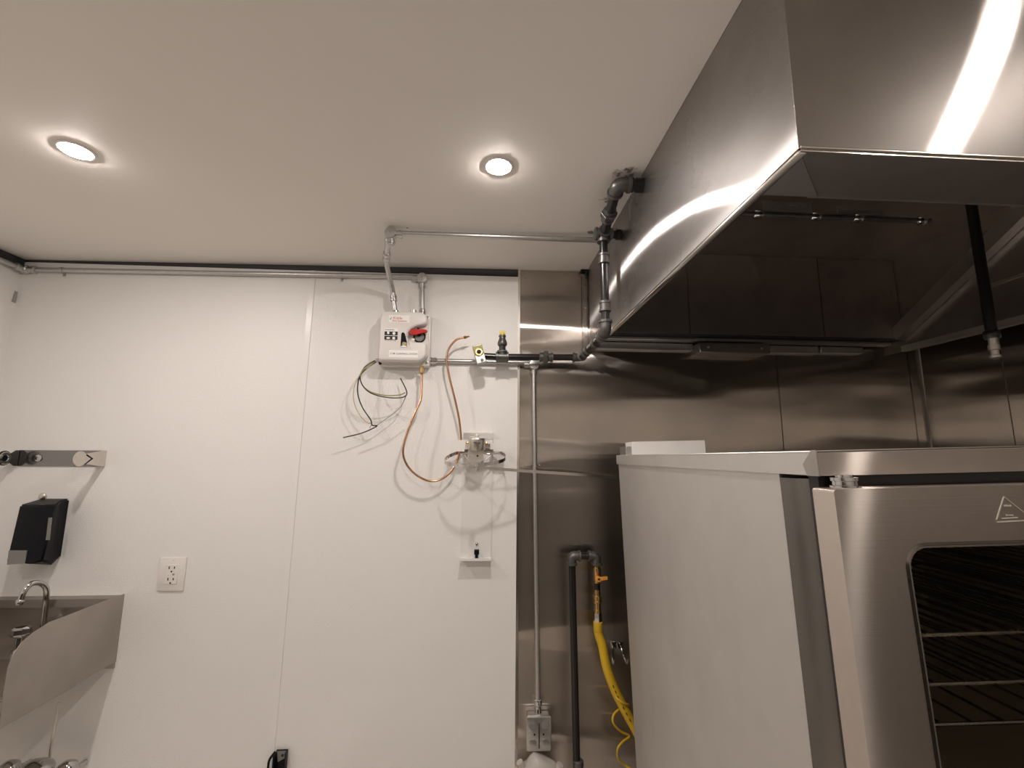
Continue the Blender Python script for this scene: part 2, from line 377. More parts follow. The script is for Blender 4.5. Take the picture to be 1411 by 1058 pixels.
# ------------------------------------------------------------------ range hood
hood = thing('range_hood', 'large brushed stainless canopy hood hanging over the oven', 'hood', (HX, YW-.01, HZ))
HR, HTOP, HBK = at(1236, 400, 1.684).x, CAMZ+.802, 1.775
b = bm_new(); box(b, (HX, HY+.0012, HZ+.004), (HX+.0015, HBK, HTOP)); obj('side_panel', b, 'hood_side', hood, 0)
b = bm_new(); box(b, (HX, HY, HZ+.004), (HR, HY+.0012, HTOP)); obj('front_panel', b, 'hood_front', hood, 0)
b = bm_new(); box(b, (HX, HY, HTOP), (HR, HBK, HTOP+.002)); obj('top_panel', b, 'hood_in', hood, 0)
b = bm_new(); box(b, (HX+.003, HBK, HZ+.05), (HR, HBK+.002, HTOP)); obj('back_panel', b, 'hood_in', hood, 0)
b = bm_new(); box(b, (HR, HY, HZ+.004), (HR+.002, HBK, HTOP)); ep = obj('end_panel', b, 'hood_in', hood, 0)
# turned lower edges
b = bm_new(); box(b, (HX+.0005, HY+.002, HZ-.002), (HX+.014, HBK-.1, HZ+.004), .002, 2); obj('side_edge', b, 'bright', hood)
b = bm_new(); cyl(b, (HX+.003, HY+.002, HZ+.006), (HR, HY+.002, HZ+.006), .0035, 10); obj('front_edge', b, 'bright', hood)
b = bm_new()
prism(b, [(HX+.002, HY, HZ), (HR, HY, HZ), (HR, HY+.105, HZ), (HX+.107, HY+.105, HZ)], (0, 0, 0), (0, 0, .0015))
fl = obj('front_flange', b, 'hood_in', hood, 0)
b = bm_new(); box(b, (HX+.09, HY+.104, HZ-.001), (HR, HY+.108, HZ+.016)); sub('flange_lip', b, 'steel', fl, hood, 0)
b = bm_new(); prism(b, [(HX+.002, HY+.001, HZ-.0006), (HX+.107, HY+.106, HZ-.0006), (HX+.014, HY+.106, HZ-.0006)], (0, 0, 0), (0, 0, .0015)); obj('corner_gusset', b, 'steel', hood, 0)
# upright plates at the back of the hood
px1 = at(1130, 400, 1.684).x
for x0, x1 in ((HX+.006, .80), (.803, px1-.0015), (px1+.0015, HR-.002)):
    b = bm_new(); box(b, (x0, 1.684, CAMZ+.470), (x1, 1.688, HTOP-.001)); obj('back_plate', b, 'hood_in', hood, 0)
b = bm_new(); box(b, (HX+.003, 1.690, CAMZ+.468), (HR-.002, HBK-.003, CAMZ+.4845), .003); obj('grease_trough', b, 'blackmatte', hood)
b = bm_new(); box(b, (HX+.003, 1.735, CAMZ+.455), (HR-.002, HBK-.003, CAMZ+.4675), .002); obj('rear_rail', b, 'steel', hood)
# diagonal rib and ledge on the inside of the right end panel
r0, r1 = atX(1236, 462, HR-.02), atX(1411, 290, HR-.02); rd = (r1-r0).normalized(); rn = V((0, -rd.z, rd.y))
b = bm_new(); obox(b, (r0+rd*((r1-r0).length*.75)), rd, rn, X, (r1-r0).length*.75, .026, .018); sub('rib', b, 'steel', ep, hood, 0)
p = atX(1390, 385, HR-.004); b = bm_new(); box(b, (HR-.010, HY+.02, p.z-.004), (HR-.0005, p.y+.08, p.z+.004)); sub('ledge', b, 'steel', ep, hood, 0)
p = atX(1380, 458, HR-.004); b = bm_new(); box(b, (HR-.022, HY+.11, HZ-.001), (HR-.0005, HBK-.1, HZ+.022)); sub('lower_rail', b, 'steel', ep, hood, 0)

# pipe rail with a slotted bracket along the top of the plates
rail = thing('pipe_rail', 'chrome agent pipe with slotted bracket along the top inside the hood', 'pipe', (HX+.05, 1.20, CAMZ+.735))
ry, rz = 1.20, CAMZ+.700
b = bm_new(); cyl(b, (HX+.004, ry, rz), (at(1280, 300, 1.2).x, ry, rz), .008, 12); obj('pipe', b, 'cast', rail)
for x in (at(1038, 298, 1.2).x, at(1117, 298, 1.2).x, at(1175, 298, 1.2).x, at(1262, 300, 1.2).x):
    b = bm_new(); lathe(b, (x, ry, rz), X, [(0, .010), (.004, .013), (.024, .013), (.028, .010)], 12); obj('coupling', b, 'chrome', rail)
b = bm_new(); x0 = at(1046, 290, 1.2).x
prism(b, [(x0, ry-.016, rz+.004), (x0+.15, ry-.016, rz+.004), (x0+.15, ry-.016, rz+.034), (x0, ry-.016, rz+.034)], (0, 0, 0), (0, .003, 0))
for i in range(4): obox(b, (x0+.02+i*.036, ry-.0175, rz+.026), X, Y, Z, .010, .001, .005)
obj('slotted_bracket', b, 'galv', rail, 0)
b = bm_new(); box(b, (x0+.23, ry-.014, rz+.006), (x0+.37, ry-.011, rz+.018)); obj('flat_bracket', b, 'galv', rail, 0)

# drop pipe with nozzle under the hood
n1 = at(1367, 462, 1.10)
noz = thing('nozzle_drop', 'black drop pipe with pale nozzle hanging down from inside the hood', 'pipe', (n1.x, n1.y, n1.z))
b = bm_new(); cyl(b, n1, (n1.x, n1.y, HTOP-.001), .0125, 14); obj('pipe', b, 'black_pipe', noz)
b = bm_new(); lathe(b, n1+Z*.012, -Z, [(0, .0165), (.003, .0175), (.018, .0175), (.021, .0155)], 14); obj('collar', b, 'black_pipe', noz)
b = bm_new(); lathe(b, n1-Z*.009, -Z, [(0, .010), (.016, .010), (.017, .012), (.030, .012), (.032, .009), (.044, .009), (.046, .012), (.052, .012), (.054, .008)], 14); obj('nozzle', b, 'nickel', noz)

# mounting plates on the wall below the hood
mp = [((822, 955), (470, 483), .0), ((955, 1050), (476, 491), .055), ((1050, 1128), (474, 487), .0), ((1130, 1190), (475, 487), .0)]
labs = ['long steel mounting plate on the wall left under the hood', 'dark projecting steel bracket under the hood between two plates',
        'pale steel mounting plate crossing the panel joint under the hood', 'rightmost short steel mounting plate under the hood']
for ((xa, xb), (ya, yb), pro), lb in zip(mp, labs):
    A, B = at(xa, ya, YW-.02), at(xb, yb, YW-.02)
    if A.x < HX+.004: A.x = HX+.02
    t = thing('mounting_plate', lb, 'plate', ((A.x+B.x)/2, SY-.001, B.z), 'plates under the hood')
    b = bm_new(); box(b, (A.x, YW-.022-pro, B.z), (B.x, SY-.0005, min(A.z, CAMZ+.454)), .0015); obj('plate', b, 'hood_in' if pro else 'galv', t)
    for k in (.12, .88):
        b = bm_new(); lathe(b, (A.x+(B.x-A.x)*k, YW-.0215-pro, (A.z+B.z)/2), -Y, [(0, .005), (.002, .0045), (.003, .001)], 10); obj('screw', b, 'steel', t)

# hood mounting angle and hanger clip by the ceiling
b = bm_new(); box(b, (.402, YW-.012, CAMZ+.40), (.4045, SY, 2.238)); box(b, (.402, YW-.003, CAMZ+.40), (.4245, SY-.0003, 2.238))
for z in (2.2, 2.1, 1.98, 1.94): lathe(b, (.414, YW-.003, z), -Y, [(0, .004), (.002, .003), (.0025, .001)], 8)
tag(obj('corner_angle', b, 'wall_steel'), 'narrow screwed steel angle where the hood meets the wall', 'angle')
b = bm_new(); p = at(806, 373, YW-.01); box(b, (p.x-.018, YW-.02, zc(p.x)-.006), (p.x+.022, SY-.002, zc(p.x)-.0005)); box(b, (p.x+.004, YW-.02, zc(p.x)-.032), (p.x+.010, YW-.004, zc(p.x)-.004)); box(b, (p.x-.018, YW-.02, zc(p.x)-.018), (p.x-.015, YW-.012, zc(p.x)-.004))
tag(obj('hanger_clip', b, 'blackmatte'), 'small black hanger clip where ceiling meets steel wall', 'clip')

# ------------------------------------------------------------------ downlights
def downlight(p, label):
    z = zc(p.x)
    t = thing('downlight', label, 'light', (p.x, p.y, z), 'ceiling downlights')
    b = bm_new(); R_ = [(0, .040), (.0016, .0395), (.0030, .037), (.0030, .0322), (.0006, .0316)]
    lathe(b, (p.x, p.y, z-.0003), -Z, R_, 40); obj('trim_ring', b, 'white_plastic', t)
    b = bm_new(); lathe(b, (p.x, p.y, z-.0032), -Z, [(0, .0312), (.0010, .0308), (.0020, .029), (.0026, .024), (.0030, .016), (.0032, .004)], 40); obj('diffuser', b, 'lamp', t)
    t.rotation_euler = (0, 0, 0)
downlight(atC(105, 207), 'left round ceiling downlight glowing above the sink side')
downlight(atC(687, 229), 'right round ceiling downlight glowing near the steel hood')
for x, lb in ((-1.03, 'round ceiling downlight behind the viewer, sink side'), (.031, 'round ceiling downlight overhead of the viewer'), (1.09, 'round ceiling downlight in front of the hood face')):
    downlight(V((x, .20, 0)), lb)

# ------------------------------------------------------------------ conduits
RC = .0092
def pull_elbow(t, c, dirs, r=.021):
    """round-faced conduit elbow with threaded hubs"""
    b = bm_new(); lathe(b, V(c)+Y*.0105, -Y, [(0, r*.8), (.003, r), (.0235, r), (.0265, r*.92), (.0275, r*.55), (.028, .001)], 20)
    for d in dirs:
        d = V(d); lathe(b, V(c)+d*(r*.6), d, [(0, .0125), (.012, .0125), (.0125, .0145), (.022, .0145), (.0225, .0115), (.026, .0115)], 14)
    e = obj('elbow', b, 'galv', t)
    b = bm_new(); lathe(b, V(c)-Y*.0172, -Y, [(0, .004), (.002, .0035), (.0025, .001)], 8); sub('screw', b, 'steel', e, t)
def connector(b, p, d, s=1.0):
    lathe(b, p, d, [(0, .0135*s), (.007, .0135*s), (.0075, .0115*s), (.014, .0115*s), (.0145, .0128*s), (.022, .0128*s), (.0225, .0105*s), (.028, .0105*s)], 14)
def strap(t, p, down):
    b = bm_new(); pts = [V(p)+V((0, RC*1.15*math.cos(a)*-1, RC*1.15*math.sin(a))) for a in [math.pi*(-.5+k/8) for k in range(9)]]
    strip(b, pts, .010, .0012, X); box(b, (p.x-.005, YW-.0025, p.z-.022), (p.x+.005, YW-.0004, p.z-.008))
    s = obj('strap', b, 'galv', t, 30)
    b = bm_new(); lathe(b, (p.x, YW-.002, p.z-.0165), -Y, [(0, .004), (.0025, .003), (.003, .001)], 8); sub('screw', b, 'steel', s, t)

CY = YW-.0125
# along the top of the back wall to the control box
cA, cB = at(60, 371.6, CY), at(576, 381.5, CY); eB = at(582, 384, CY)
con = thing('conduit', 'galvanised conduit running just under the dark ceiling strip to the control box', 'conduit', (cA.x, YW, cA.z))
b = bm_new(); tube(b, [V((XL+.04, CY, cA.z-.001)), cA, cB], RC, 14); obj('pipe', b, 'galv', con)
lc = V((XL+.022, CY, cA.z-.001))
b = bm_new(); lathe(b, lc-X*.006, X, [(0, .010), (.003, .016), (.02, .016), (.024, .0125), (.036, .0125), (.037, .0145), (.05, .0145), (.052, .011)], 14)
lathe(b, lc+Y*.002, -Y, [(0, .012), (.02, .012), (.021, .0145), (.034, .0145), (.036, .011)], 14); obj('corner_elbow', b, 'galv', con)
b = bm_new(); cyl(b, lc-Y*.02, (lc.x, .4, lc.z), RC, 12); obj('pipe', b, 'galv', con)
pull_elbow(con, eB, (-X, -Z))
bt = at(590, 431, YW-.055)
zbx = at(560, 430, YW-.06).z
b = bm_new(); tube(b, [eB-Z*.015, V((eB.x+.006, CY-.003, zbx+.02))], RC, 14); obj('pipe', b, 'galv', con)
b = bm_new(); connector(b, (eB.x+.006, CY-.003, zbx+.0005), Z, 1.05); obj('connector', b, 'chrome', con)
for px, py in ((86, 372), (470, 379.6)): strap(con, at(px, py, CY), True)

# from the control box up to the ceiling and across to the hood
pc0, pc1 = atC(540, 321, .020), atC(846, 331.5, .020)
con2 = thing('conduit', 'galvanised conduit bending up from the control box and crossing the ceiling', 'conduit', (pc0.x, YW-.05, 2.03))
bx = at(545, 429, YW-.06)
v0 = V((bx.x, YW-.055, 2.028)); v1 = at(541, 398, YW-.055); v2 = at(532, 362, 1.60); v3 = V((pc0.x-.012, pc0.y, pc0.z-.03))
b = bm_new(); tube(b, fillet([v0, v1, v2, v3, v3+Z*.012], .03), RC, 14); obj('pipe', b, 'galv', con2)
b = bm_new(); connector(b, v0-Z*.004, Z, 1.05); obj('connector', b, 'chrome', con2)
dd = (v2-v1).normalized()
b = bm_new(); connector(b, v0+(v1-v0)*.55, (v1-v0), 1.0); obj('coupling', b, 'galv', con2)
b = bm_new(); lathe(b, v2+(v3-v2)*.10, v3-v2, [(0, .011), (.004, .0125), (.02, .0125), (.024, .0105), (.03, .0105), (.034, .0135), (.05, .0135), (.054, .011)], 14); obj('coupling', b, 'galv', con2)
pull_elbow(con2, V((pc0.x-.002, pc0.y, pc0.z-.004)), (X, -Z), .020)
b = bm_new(); tube(b, [pc0+X*.02, pc1], RC, 14); obj('pipe', b, 'galv', con2)
b = bm_new(); lathe(b, pc1-X*.03, X, [(0, .0105), (.004, .0135), (.024, .0135), (.026, .017), (.0315, .017), (.033, .013), (min(HX-.0005, 5)-pc1.x+.03 if HX-.0005-pc1.x > .004 else .036, .013)], 14)
obj('connector', b, 'galv', con2)

# from the control box right and down to the outlet box
q0 = at(597, 497, CY); q1 = at(728, 499.5, CY); q2 = at(735.5, 503, CY)
con3 = thing('conduit', 'galvanised conduit from the control box dropping down the steel wall to an outlet', 'conduit', (q2.x, YW, 1.0))
b = bm_new(); tube(b, [q0, q1], RC, 14); obj('pipe', b, 'galv', con3)
b = bm_new(); connector(b, q0-X*.012, X, 1.1); obj('connector', b, 'chrome', con3)
pull_elbow(con3, q2, (-X, -Z), .021)
q3 = at(741.5, 968, CY)
b = bm_new(); tube(b, [q2-Z*.02, q3], RC*.95, 14); obj('pipe', b, 'galv', con3)
b = bm_new(); lathe(b, q3+Z*.012, -Z, [(0, .0105), (.002, .013), (.012, .0145), (.022, .013), (.024, .011), (.04, .011), (.042, .0125), (.047, .0125)], 14); obj('connector', b, 'chrome', con3)

# ------------------------------------------------------------------ outlet box on the steel wall
oA, oB = at(725.5, 988, YW-.045), at(760, 1035, YW-.045)
ob = thing('outlet_box', 'galvanised double outlet box at the foot of the wall conduit', 'outlet', ((oA.x+oB.x)/2, SY, oB.z))
b = bm_new(); box(b, (oA.x+.004, YW-.034, oB.z+.003), (oB.x-.004, SY-.0005, oA.z-.003), .004); obj('box', b, 'galv', ob)
b = bm_new(); box(b, (oA.x, YW-.047, oB.z), (oB.x, YW-.0342, oA.z), .006, 2); cv = obj('cover', b, 'galv', ob)
cx, cz_, w_, h_ = (oA.x+oB.x)/2, (oA.z+oB.z)/2, oB.x-oA.x, oA.z-oB.z
b = bm_new(); box(b, (cx-.0025, YW-.0490, oB.z+.012), (cx+.0025, YW-.0472, oA.z-.018)); sub('centre_ridge', b, 'chrome', cv, ob)
for sx in (-1, 1):
    for sz in (-1, 1):
        b = bm_new(); c = V((cx+sx*w_*.25, YW-.0472, cz_+sz*h_*.26)); lathe(b, c+Y*.001, -Y, [(0, w_*.165), (.0025, w_*.16), (.003, w_*.13), (.0032, .001)], 18)
        f = sub('receptacle', b, 'grey_plastic' if sz > 0 else 'galv', cv, ob)
    b = bm_new(); lathe(b, (cx+sx*w_*.18, YW-.0470, cz_), -Y, [(0, .0035), (.0015, .003), (.002, .001)], 8); sub('hole', b, 'blackmatte', cv, ob)
# lumpy clear plastic wrapped below it
pz = oB.z-.004
pw = thing('plastic_wrap', 'crumpled pale plastic wrap with rounded ears under the outlet box', 'plastic', (cx, SY-.001, pz-.10))
b = bm_new()
r = bmesh.ops.create_icosphere(b, subdivisions=3, radius=1.0)
for v in r['verts']:
    n = v.co.copy(); k = 1 + .10*math.sin(5*n.x+3*n.z) + .08*math.sin(9*n.z+4*n.x)
    v.co = V((cx-.002+n.x*.074*k, YW-.052+n.y*.048, pz-.062+n.z*.058*k))
obj('body', b, 'film', pw, 60)
for s, h in ((-1, .0), (1, .012), (-1, .035)):
    b = bm_new(); tube(b, catmull([(cx+s*(.045 if h < .03 else .065), YW-.06, pz-.06-h), (cx+s*.062, YW-.062, pz-.030-h), (cx+s*.070, YW-.064, pz-.014-h)], 4), .012, 10, None); obj('ear', b, 'film', pw, 60)

# ------------------------------------------------------------------ control box
FY = YW-.092
B0, B1 = at(528, 430.5, YW-.05), at(593, 504, YW-.05)
bx0, bx1, bz0, bz1 = at(524, 466, YW-.03).x, at(593.5, 466, YW-.03).x, at(560, 505, YW-.03).z, at(560, 430, YW-.06).z
cb = thing('control_box', 'white fire suppression control box with red lever on the white wall', 'control box', ((bx0+bx1)/2, YW, bz0))
b = bm_new(); box(b, (bx0, YW-.040, bz0), (bx1, YW-.0005, bz1), .006, 2); obj('back_box', b, 'box_paint', cb)
W_, H_ = bx1-bx0, bz1-bz0
def P(u, v, y): return V((bx0+W_*u, y, bz0+H_*v))
# base layer of the cover
b = bm_new(); prism(b, [P(u, v, 0) for u, v in ((.05, .04), (.80, .04), (.97, .16), (.97, .84), (.85, .97), (.12, .97), (.03, .86), (.03, .10))], (0, YW-.062, 0), (0, YW-.0405, 0))
bmesh.ops.bevel(b, geom=[e for e in b.edges], offset=.004, segments=2, affect='EDGES'); cov = obj('cover', b, 'box_paint', cb)
# raised layer with the lever recess at the right
rp = [(.045, .16), (.05, .09), (.09, .05), (.17, .045), (.45, .045), (.74, .045), (.84, .055), (.92, .11), (.957, .17), (.962, .26), (.962, .34), (.945, .385), (.89, .405), (.78, .405), (.68, .41), (.62, .435), (.590, .49), (.592, .55), (.62, .61), (.68, .665), (.76, .70), (.85, .72), (.93, .745), (.958, .79), (.955, .85), (.93, .91), (.86, .96), (.78, .97), (.45, .97), (.18, .97), (.10, .95), (.055, .89), (.045, .80), (.045, .45)]
def closed(pl, n=3):
    out = []; N = len(pl)
    for i in range(N):
        a, b_, c, d = [V((*pl[(i+k) % N], 0)) for k in (-1, 0, 1, 2)]
        for k in range(n):
            t = k/n; out.append(0.5*((2*b_)+(c-a)*t+(2*a-5*b_+4*c-d)*t*t+(3*b_-a-3*c+d)*t**3))
    return [(p.x*W_, p.y*H_) for p in out]
ro = closed(rp)
def inset(pl, d):
    out = []; N = len(pl)
    for i in range(N):
        a, c = V((*pl[i-1], 0)), V((*pl[(i+1) % N], 0)); t = (c-a).normalized(); out.append((pl[i][0]-t.y*d, pl[i][1]+t.x*d))
    return out
b = bm_new()
lay = [(ro, YW-.0625), (ro, FY+.012), (inset(ro, .0015), FY+.006), (inset(ro, .0045), FY+.0018), (inset(ro, .009), FY)]
rings_ = [[b.verts.new((bx0+x, y, bz0+z)) for x, z in pl] for pl, y in lay]
skin(b, rings_); fr = obj('raised_front', b, 'box_paint', cb, 60)
for u, v in ((.035, .045), (.94, .075), (.045, .80), (.93, .93)):
    b = bm_new(); lathe(b, P(u, v, YW-.040 if u < .5 else YW-.040), -Y, [(0, .0062), (.004, .0058), (.005, .003), (.0045, .001)], 12); obj('corner_screw', b, 'black' if u < .5 else 'chrome', cb)
b = bm_new(); lathe(b, P(.66, 1.0, YW-.06)-Z*.004, Z, [(0, .013), (.008, .013), (.0085, .011), (.012, .011)], 16); obj('knockout_hub', b, 'galv', cb)
def PF(u, v, y): return P(u+.065, v-.055, y)
# maker's label
b = bm_new(); l0, l1 = PF(.15, .805, FY), PF(.555, .945, FY); box(b, (l0.x, FY-.0006, l0.z), (l1.x, FY-.00005, l1.z), .0002); lab = obj('maker_label', b, 'sticker', cb, 0)
b = bm_new(); text_into(b, 'Kidde', .0145, (l0.x+.017, FY-.0009, l0.z+.0135), X, Z); text_into(b, 'Fire Systems', .0108, (l0.x+.014, FY-.0009, l0.z+.0035), X, Z); sub('lettering', b, 'redink', lab, cb, 0)
b = bm_new(); text_into(b, 'K', .0001, (l0.x+.01, FY-.0009, l0.z+.01), X, Z); b.clear()
prism(b, [(l0.x+.004, FY-.0009, l0.z+.013), (l0.x+.007, FY-.0009, l0.z+.011), (l0.x+.013, FY-.0009, l0.z+.023), (l0.x+.0105, FY-.0009, l0.z+.020), (l0.x+.0075, FY-.0009, l0.z+.016)], (0, 0, 0), (0, .0003, 0)); sub('emblem', b, 'ink', lab, cb, 0)
# instruction label: dark panels with pale pictures
b = bm_new(); l0, l1 = PF(.085, .46, FY), PF(.335, .70, FY); box(b, (l0.x, FY-.0006, l0.z), (l1.x, FY-.00005, l1.z)); lab2 = obj('instruction_label', b, 'sticker', cb, 0)
lw, lh = l1.x-l0.x, l1.z-l0.z
b = bm_new(); box(b, (l0.x, FY-.0009, l0.z+lh*.10), (l1.x, FY-.0006, l0.z+lh*.40)); box(b, (l0.x, FY-.0009, l0.z+lh*.44), (l1.x, FY-.0006, l0.z+lh*.74))
for k in range(7): box(b, (l0.x+lw*(.05+k*.13), FY-.0009, l0.z+lh*.02), (l0.x+lw*(.13+k*.13), FY-.0006, l0.z+lh*.07)); box(b, (l0.x+lw*(.05+k*.10), FY-.0009, l0.z+lh*.84), (l0.x+lw*(.11+k*.10), FY-.0006, l0.z+lh*.90))
sub('dark_panels', b, 'ink', lab2, cb, 0)
b = bm_new()
for u, v, a_, c_ in ((.28, .64, .10, .12), (.72, .60, .12, .13), (.30, .23, .16, .08), (.72, .23, .12, .12)): prism(b, [(l0.x+lw*(u+a_*math.cos(k*math.pi/3+.4)), FY-.0012, l0.z+lh*(v+c_*math.sin(k*math.pi/3+.4))) for k in range(6)], (0, 0, 0), (0, .0002, 0))
sub('pictures', b, 'sticker', lab2, cb, 0)
# indicator slot
b = bm_new(); sp_ = [PF(u, v, FY-.0008) for u, v in ((.40, .35), (.52, .35), (.52, .45), (.475, .60), (.455, .625), (.42, .625), (.405, .60))]
prism(b, sp_, (0, 0, 0), (0, .0007, 0)); ind = obj('indicator_slot', b, 'black', cb, 0)
b = bm_new(); prism(b, [PF(u, v, FY-.0018) for u, v in ((.405, .352), (.515, .352), (.515, .375), (.46, .39), (.41, .372))], (0, 0, 0), (0, .0009, 0)); sub('pointer', b, 'sticker', ind, cb, 0)
b = bm_new(); prism(b, [PF(u, v, FY-.0014) for u, v in ((.42, .39), (.515, .39), (.51, .44), (.44, .45))], (0, 0, 0), (0, .0005, 0)); sub('pointer_base', b, 'wire_tan', ind, cb, 0)
# lever
lp = P(.80, .53, YW-.0625)
b = bm_new(); lathe(b, lp, -Y, [(0, .0235), (.004, .0235), (.005, .022), (.005, .0190), (.002, .0182)], 28); lev = obj('lever', b, 'black', cb)
b = bm_new(); lathe(b, lp-Y*.002, -Y, [(0, .018), (.0012, .0178), (.0016, .001)], 24); sub('dial_face', b, 'grey_plastic', lev, cb)
b = bm_new(); prism(b, [P(u, v, YW-.086) for u, v in ((.60, .60), (.63, .635), (.71, .650), (.88, .650), (.955, .640), (.965, .61), (.955, .590), (.86, .580), (.80, .565), (.75, .540), (.67, .538), (.615, .565))], (0, 0, 0), (0, .010, 0))
bmesh.ops.bevel(b, geom=[e for e in b.edges], offset=.0015, segments=2, affect='EDGES'); sub('handle', b, 'red', lev, cb)
b = bm_new(); lathe(b, P(.79, .575, YW-.0765), Y, [(0, .008), (.010, .009)], 14); box(b, P(.765, .63, YW-.085), P(.80, .675, YW-.077)); sub('stem', b, 'black', lev, cb)
b = bm_new(); prism(b, [P(u, v, YW-.088) for u, v in ((.66, .46), (.72, .47), (.73, .44), (.69, .43))], (0, 0, 0), (0, .003, 0)); sub('tamper_tag', b, 'sticker', lev, cb, 0)
b = bm_new()
for k in range(15):
    c = P(.625+.012*math.sin(k), .595-k*.0175, FY-.0035); lathe(b, c-Z*.0012, Z, [(0, .0007), (.0012, .0016), (.0024, .0007)], 6)
sub('seal_chain', b, 'chrome', lev, cb)
# system sticker
b = bm_new(); l0, l1 = PF(.185, .165, FY), PF(.74, .295, FY); box(b, (l0.x, FY-.0006, l0.z), (l1.x, FY-.00005, l1.z)); lab3 = obj('system_label', b, 'sticker', cb, 0)
b = bm_new(); text_into(b, 'CONTROL SYSTEM', .0093, (l0.x+.027, FY-.0009, l0.z+.0105), X, Z)
c = V((l0.x+.021, FY-.0009, l0.z+.014)); prism(b, [c+V((-.003, 0, .003)), c+V((.003, 0, 0)), c+V((-.003, 0, -.003))], (0, 0, 0), (0, .0003, 0)); sub('lettering', b, 'ink', lab3, cb, 0)
b = bm_new(); text_into(b, 'XV', .012, (l0.x+.003, FY-.0009, l0.z+.010), X, Z); sub('model_mark', b, 'wire_grey', lab3, cb, 0)
# small gland at the lower left, brass outlet below
b = bm_new(); g0 = V((bx0+.002, YW-.03, at(520, 497, YW-.03).z)); lathe(b, g0, -X, [(0, .010), (.006, .010), (.0065, .008), (.014, .008), (.016, .006)], 14); obj('cable_gland', b, 'galv', cb)

# loose wires from the gland
wires = thing('loose_wires', 'loose thin wires dangling from the left of the control box', 'wires', (g0.x-.05, YW, g0.z-.2))
C2 = lambda x, y: (460+x*.2126, 440+y*.2126)
def wpts(L_): return [at(*C2(x, y), YW-off) for x, y, off in L_]
WR = [('wire_black', .0024, [(285, 262, .03), (250, 275, .035), (200, 310, .05), (162, 385, .07), (155, 480, .07), (185, 570, .065), (238, 650, .06), (248, 685, .055), (280, 690, .05), (240, 712, .05), (170, 740, .05), (60, 766, .055)]),
      ('wire_green', .0022, [(285, 265, .032), (215, 305, .05), (172, 360, .075), (185, 425, .09), (240, 470, .095), (330, 492, .09), (420, 490, .08), (462, 475, .06)]),
      ('wire_black', .0022, [(285, 268, .03), (205, 325, .055), (170, 375, .08), (195, 440, .095), (250, 482, .1), (340, 505, .095), (430, 508, .08), (470, 490, .065), (468, 455, .05), (432, 382, .03)]),
      ('wire_grey', .0017, [(470, 490, .06), (440, 555, .05), (400, 600, .05), (330, 650, .05), (275, 690, .05)]),
      ('wire_tan', .0015, [(285, 265, .03), (190, 340, .06), (135, 430, .075), (130, 530, .07), (165, 615, .065), (215, 668, .06), (245, 675, .055), (232, 705, .05)])]
for m_, r_, L_ in WR:
    b = bm_new(); tube(b, catmull(wpts(L_), 6), r_, 7); obj('wire', b, m_, wires)

# copper tube
cu = thing('copper_tube', 'looping bare copper tube hanging from the control box past the bracket', 'tube', (at(582, 505, YW-.05).x, YW-.05, bz0-.15))
CT = [(572, 312, .050), (570, 400, .052), (563, 520, .060), (528, 600, .068), (482, 715, .075), (452, 820, .078), (452, 890, .075), (482, 955, .070), (540, 1012, .065), (620, 1048, .055), (695, 1036, .045), (755, 990, .04), (795, 925, .035), (818, 850, .035), (824, 770, .038), (812, 650, .042), (785, 520, .048), (748, 370, .055), (731, 255, .060), (748, 185, .062), (795, 132, .062), (850, 116, .060)]
cp_ = catmull(wpts(CT), 7)
b = bm_new(); tube(b, cp_, .0041, 10); obj('pipe', b, 'copper', cu)
e0, e1 = cp_[-1], (cp_[-1]-cp_[-3]).normalized()
b = bm_new(); lathe(b, e0-e1*.006, e1, [(0, .004), (.002, .0065), (.010, .0065), (.011, .0045), (.016, .0045), (.0165, .0035), (.024, .003)], 8); obj('end_fitting', b, 'brass', cu)
s0 = cp_[0]
b = bm_new(); lathe(b, V((s0.x, s0.y, bz0-.0005)), -Z, [(0, .0065), (.012, .0065), (.0125, .0085), (.026, .0085), (.028, .0065), (.036, .0042)], 8); obj('box_fitting', b, 'brass', cu)

# ------------------------------------------------------------------ tank bracket with loose strap
k0, k1 = at(638, 596, YW), at(676.5, 768, YW)
br = thing('tank_bracket', 'white steel tank bracket on the wall with bottom shelf and loose band', 'bracket', ((k0.x+k1.x)/2, YW, k1.z))
b = bm_new(); box(b, (k0.x, YW-.003, k1.z), (k1.x, YW-.0003, k0.z-.03)); obj('back_plate', b, 'white_paint', br, 0)
b = bm_new(); box(b, (k0.x+.001, YW-.026, k0.z-.045), (k1.x+.002, YW-.0003, k0.z), .002); tp = obj('top_block', b, 'white_paint', br)
b = bm_new(); box(b, (k0.x+.003, YW-.0275, k0.z-.026), (k1.x, YW-.0262, k0.z-.002)); sub('steel_face', b, 'steel', tp, br, 0)
b = bm_new(); lathe(b, at(657.5, 600, YW-.029), -Y, [(-.004, .007), (.003, .0065), (.006, .004), (.0065, .001)], 14); sub('screw', b, 'white_paint', tp, br)
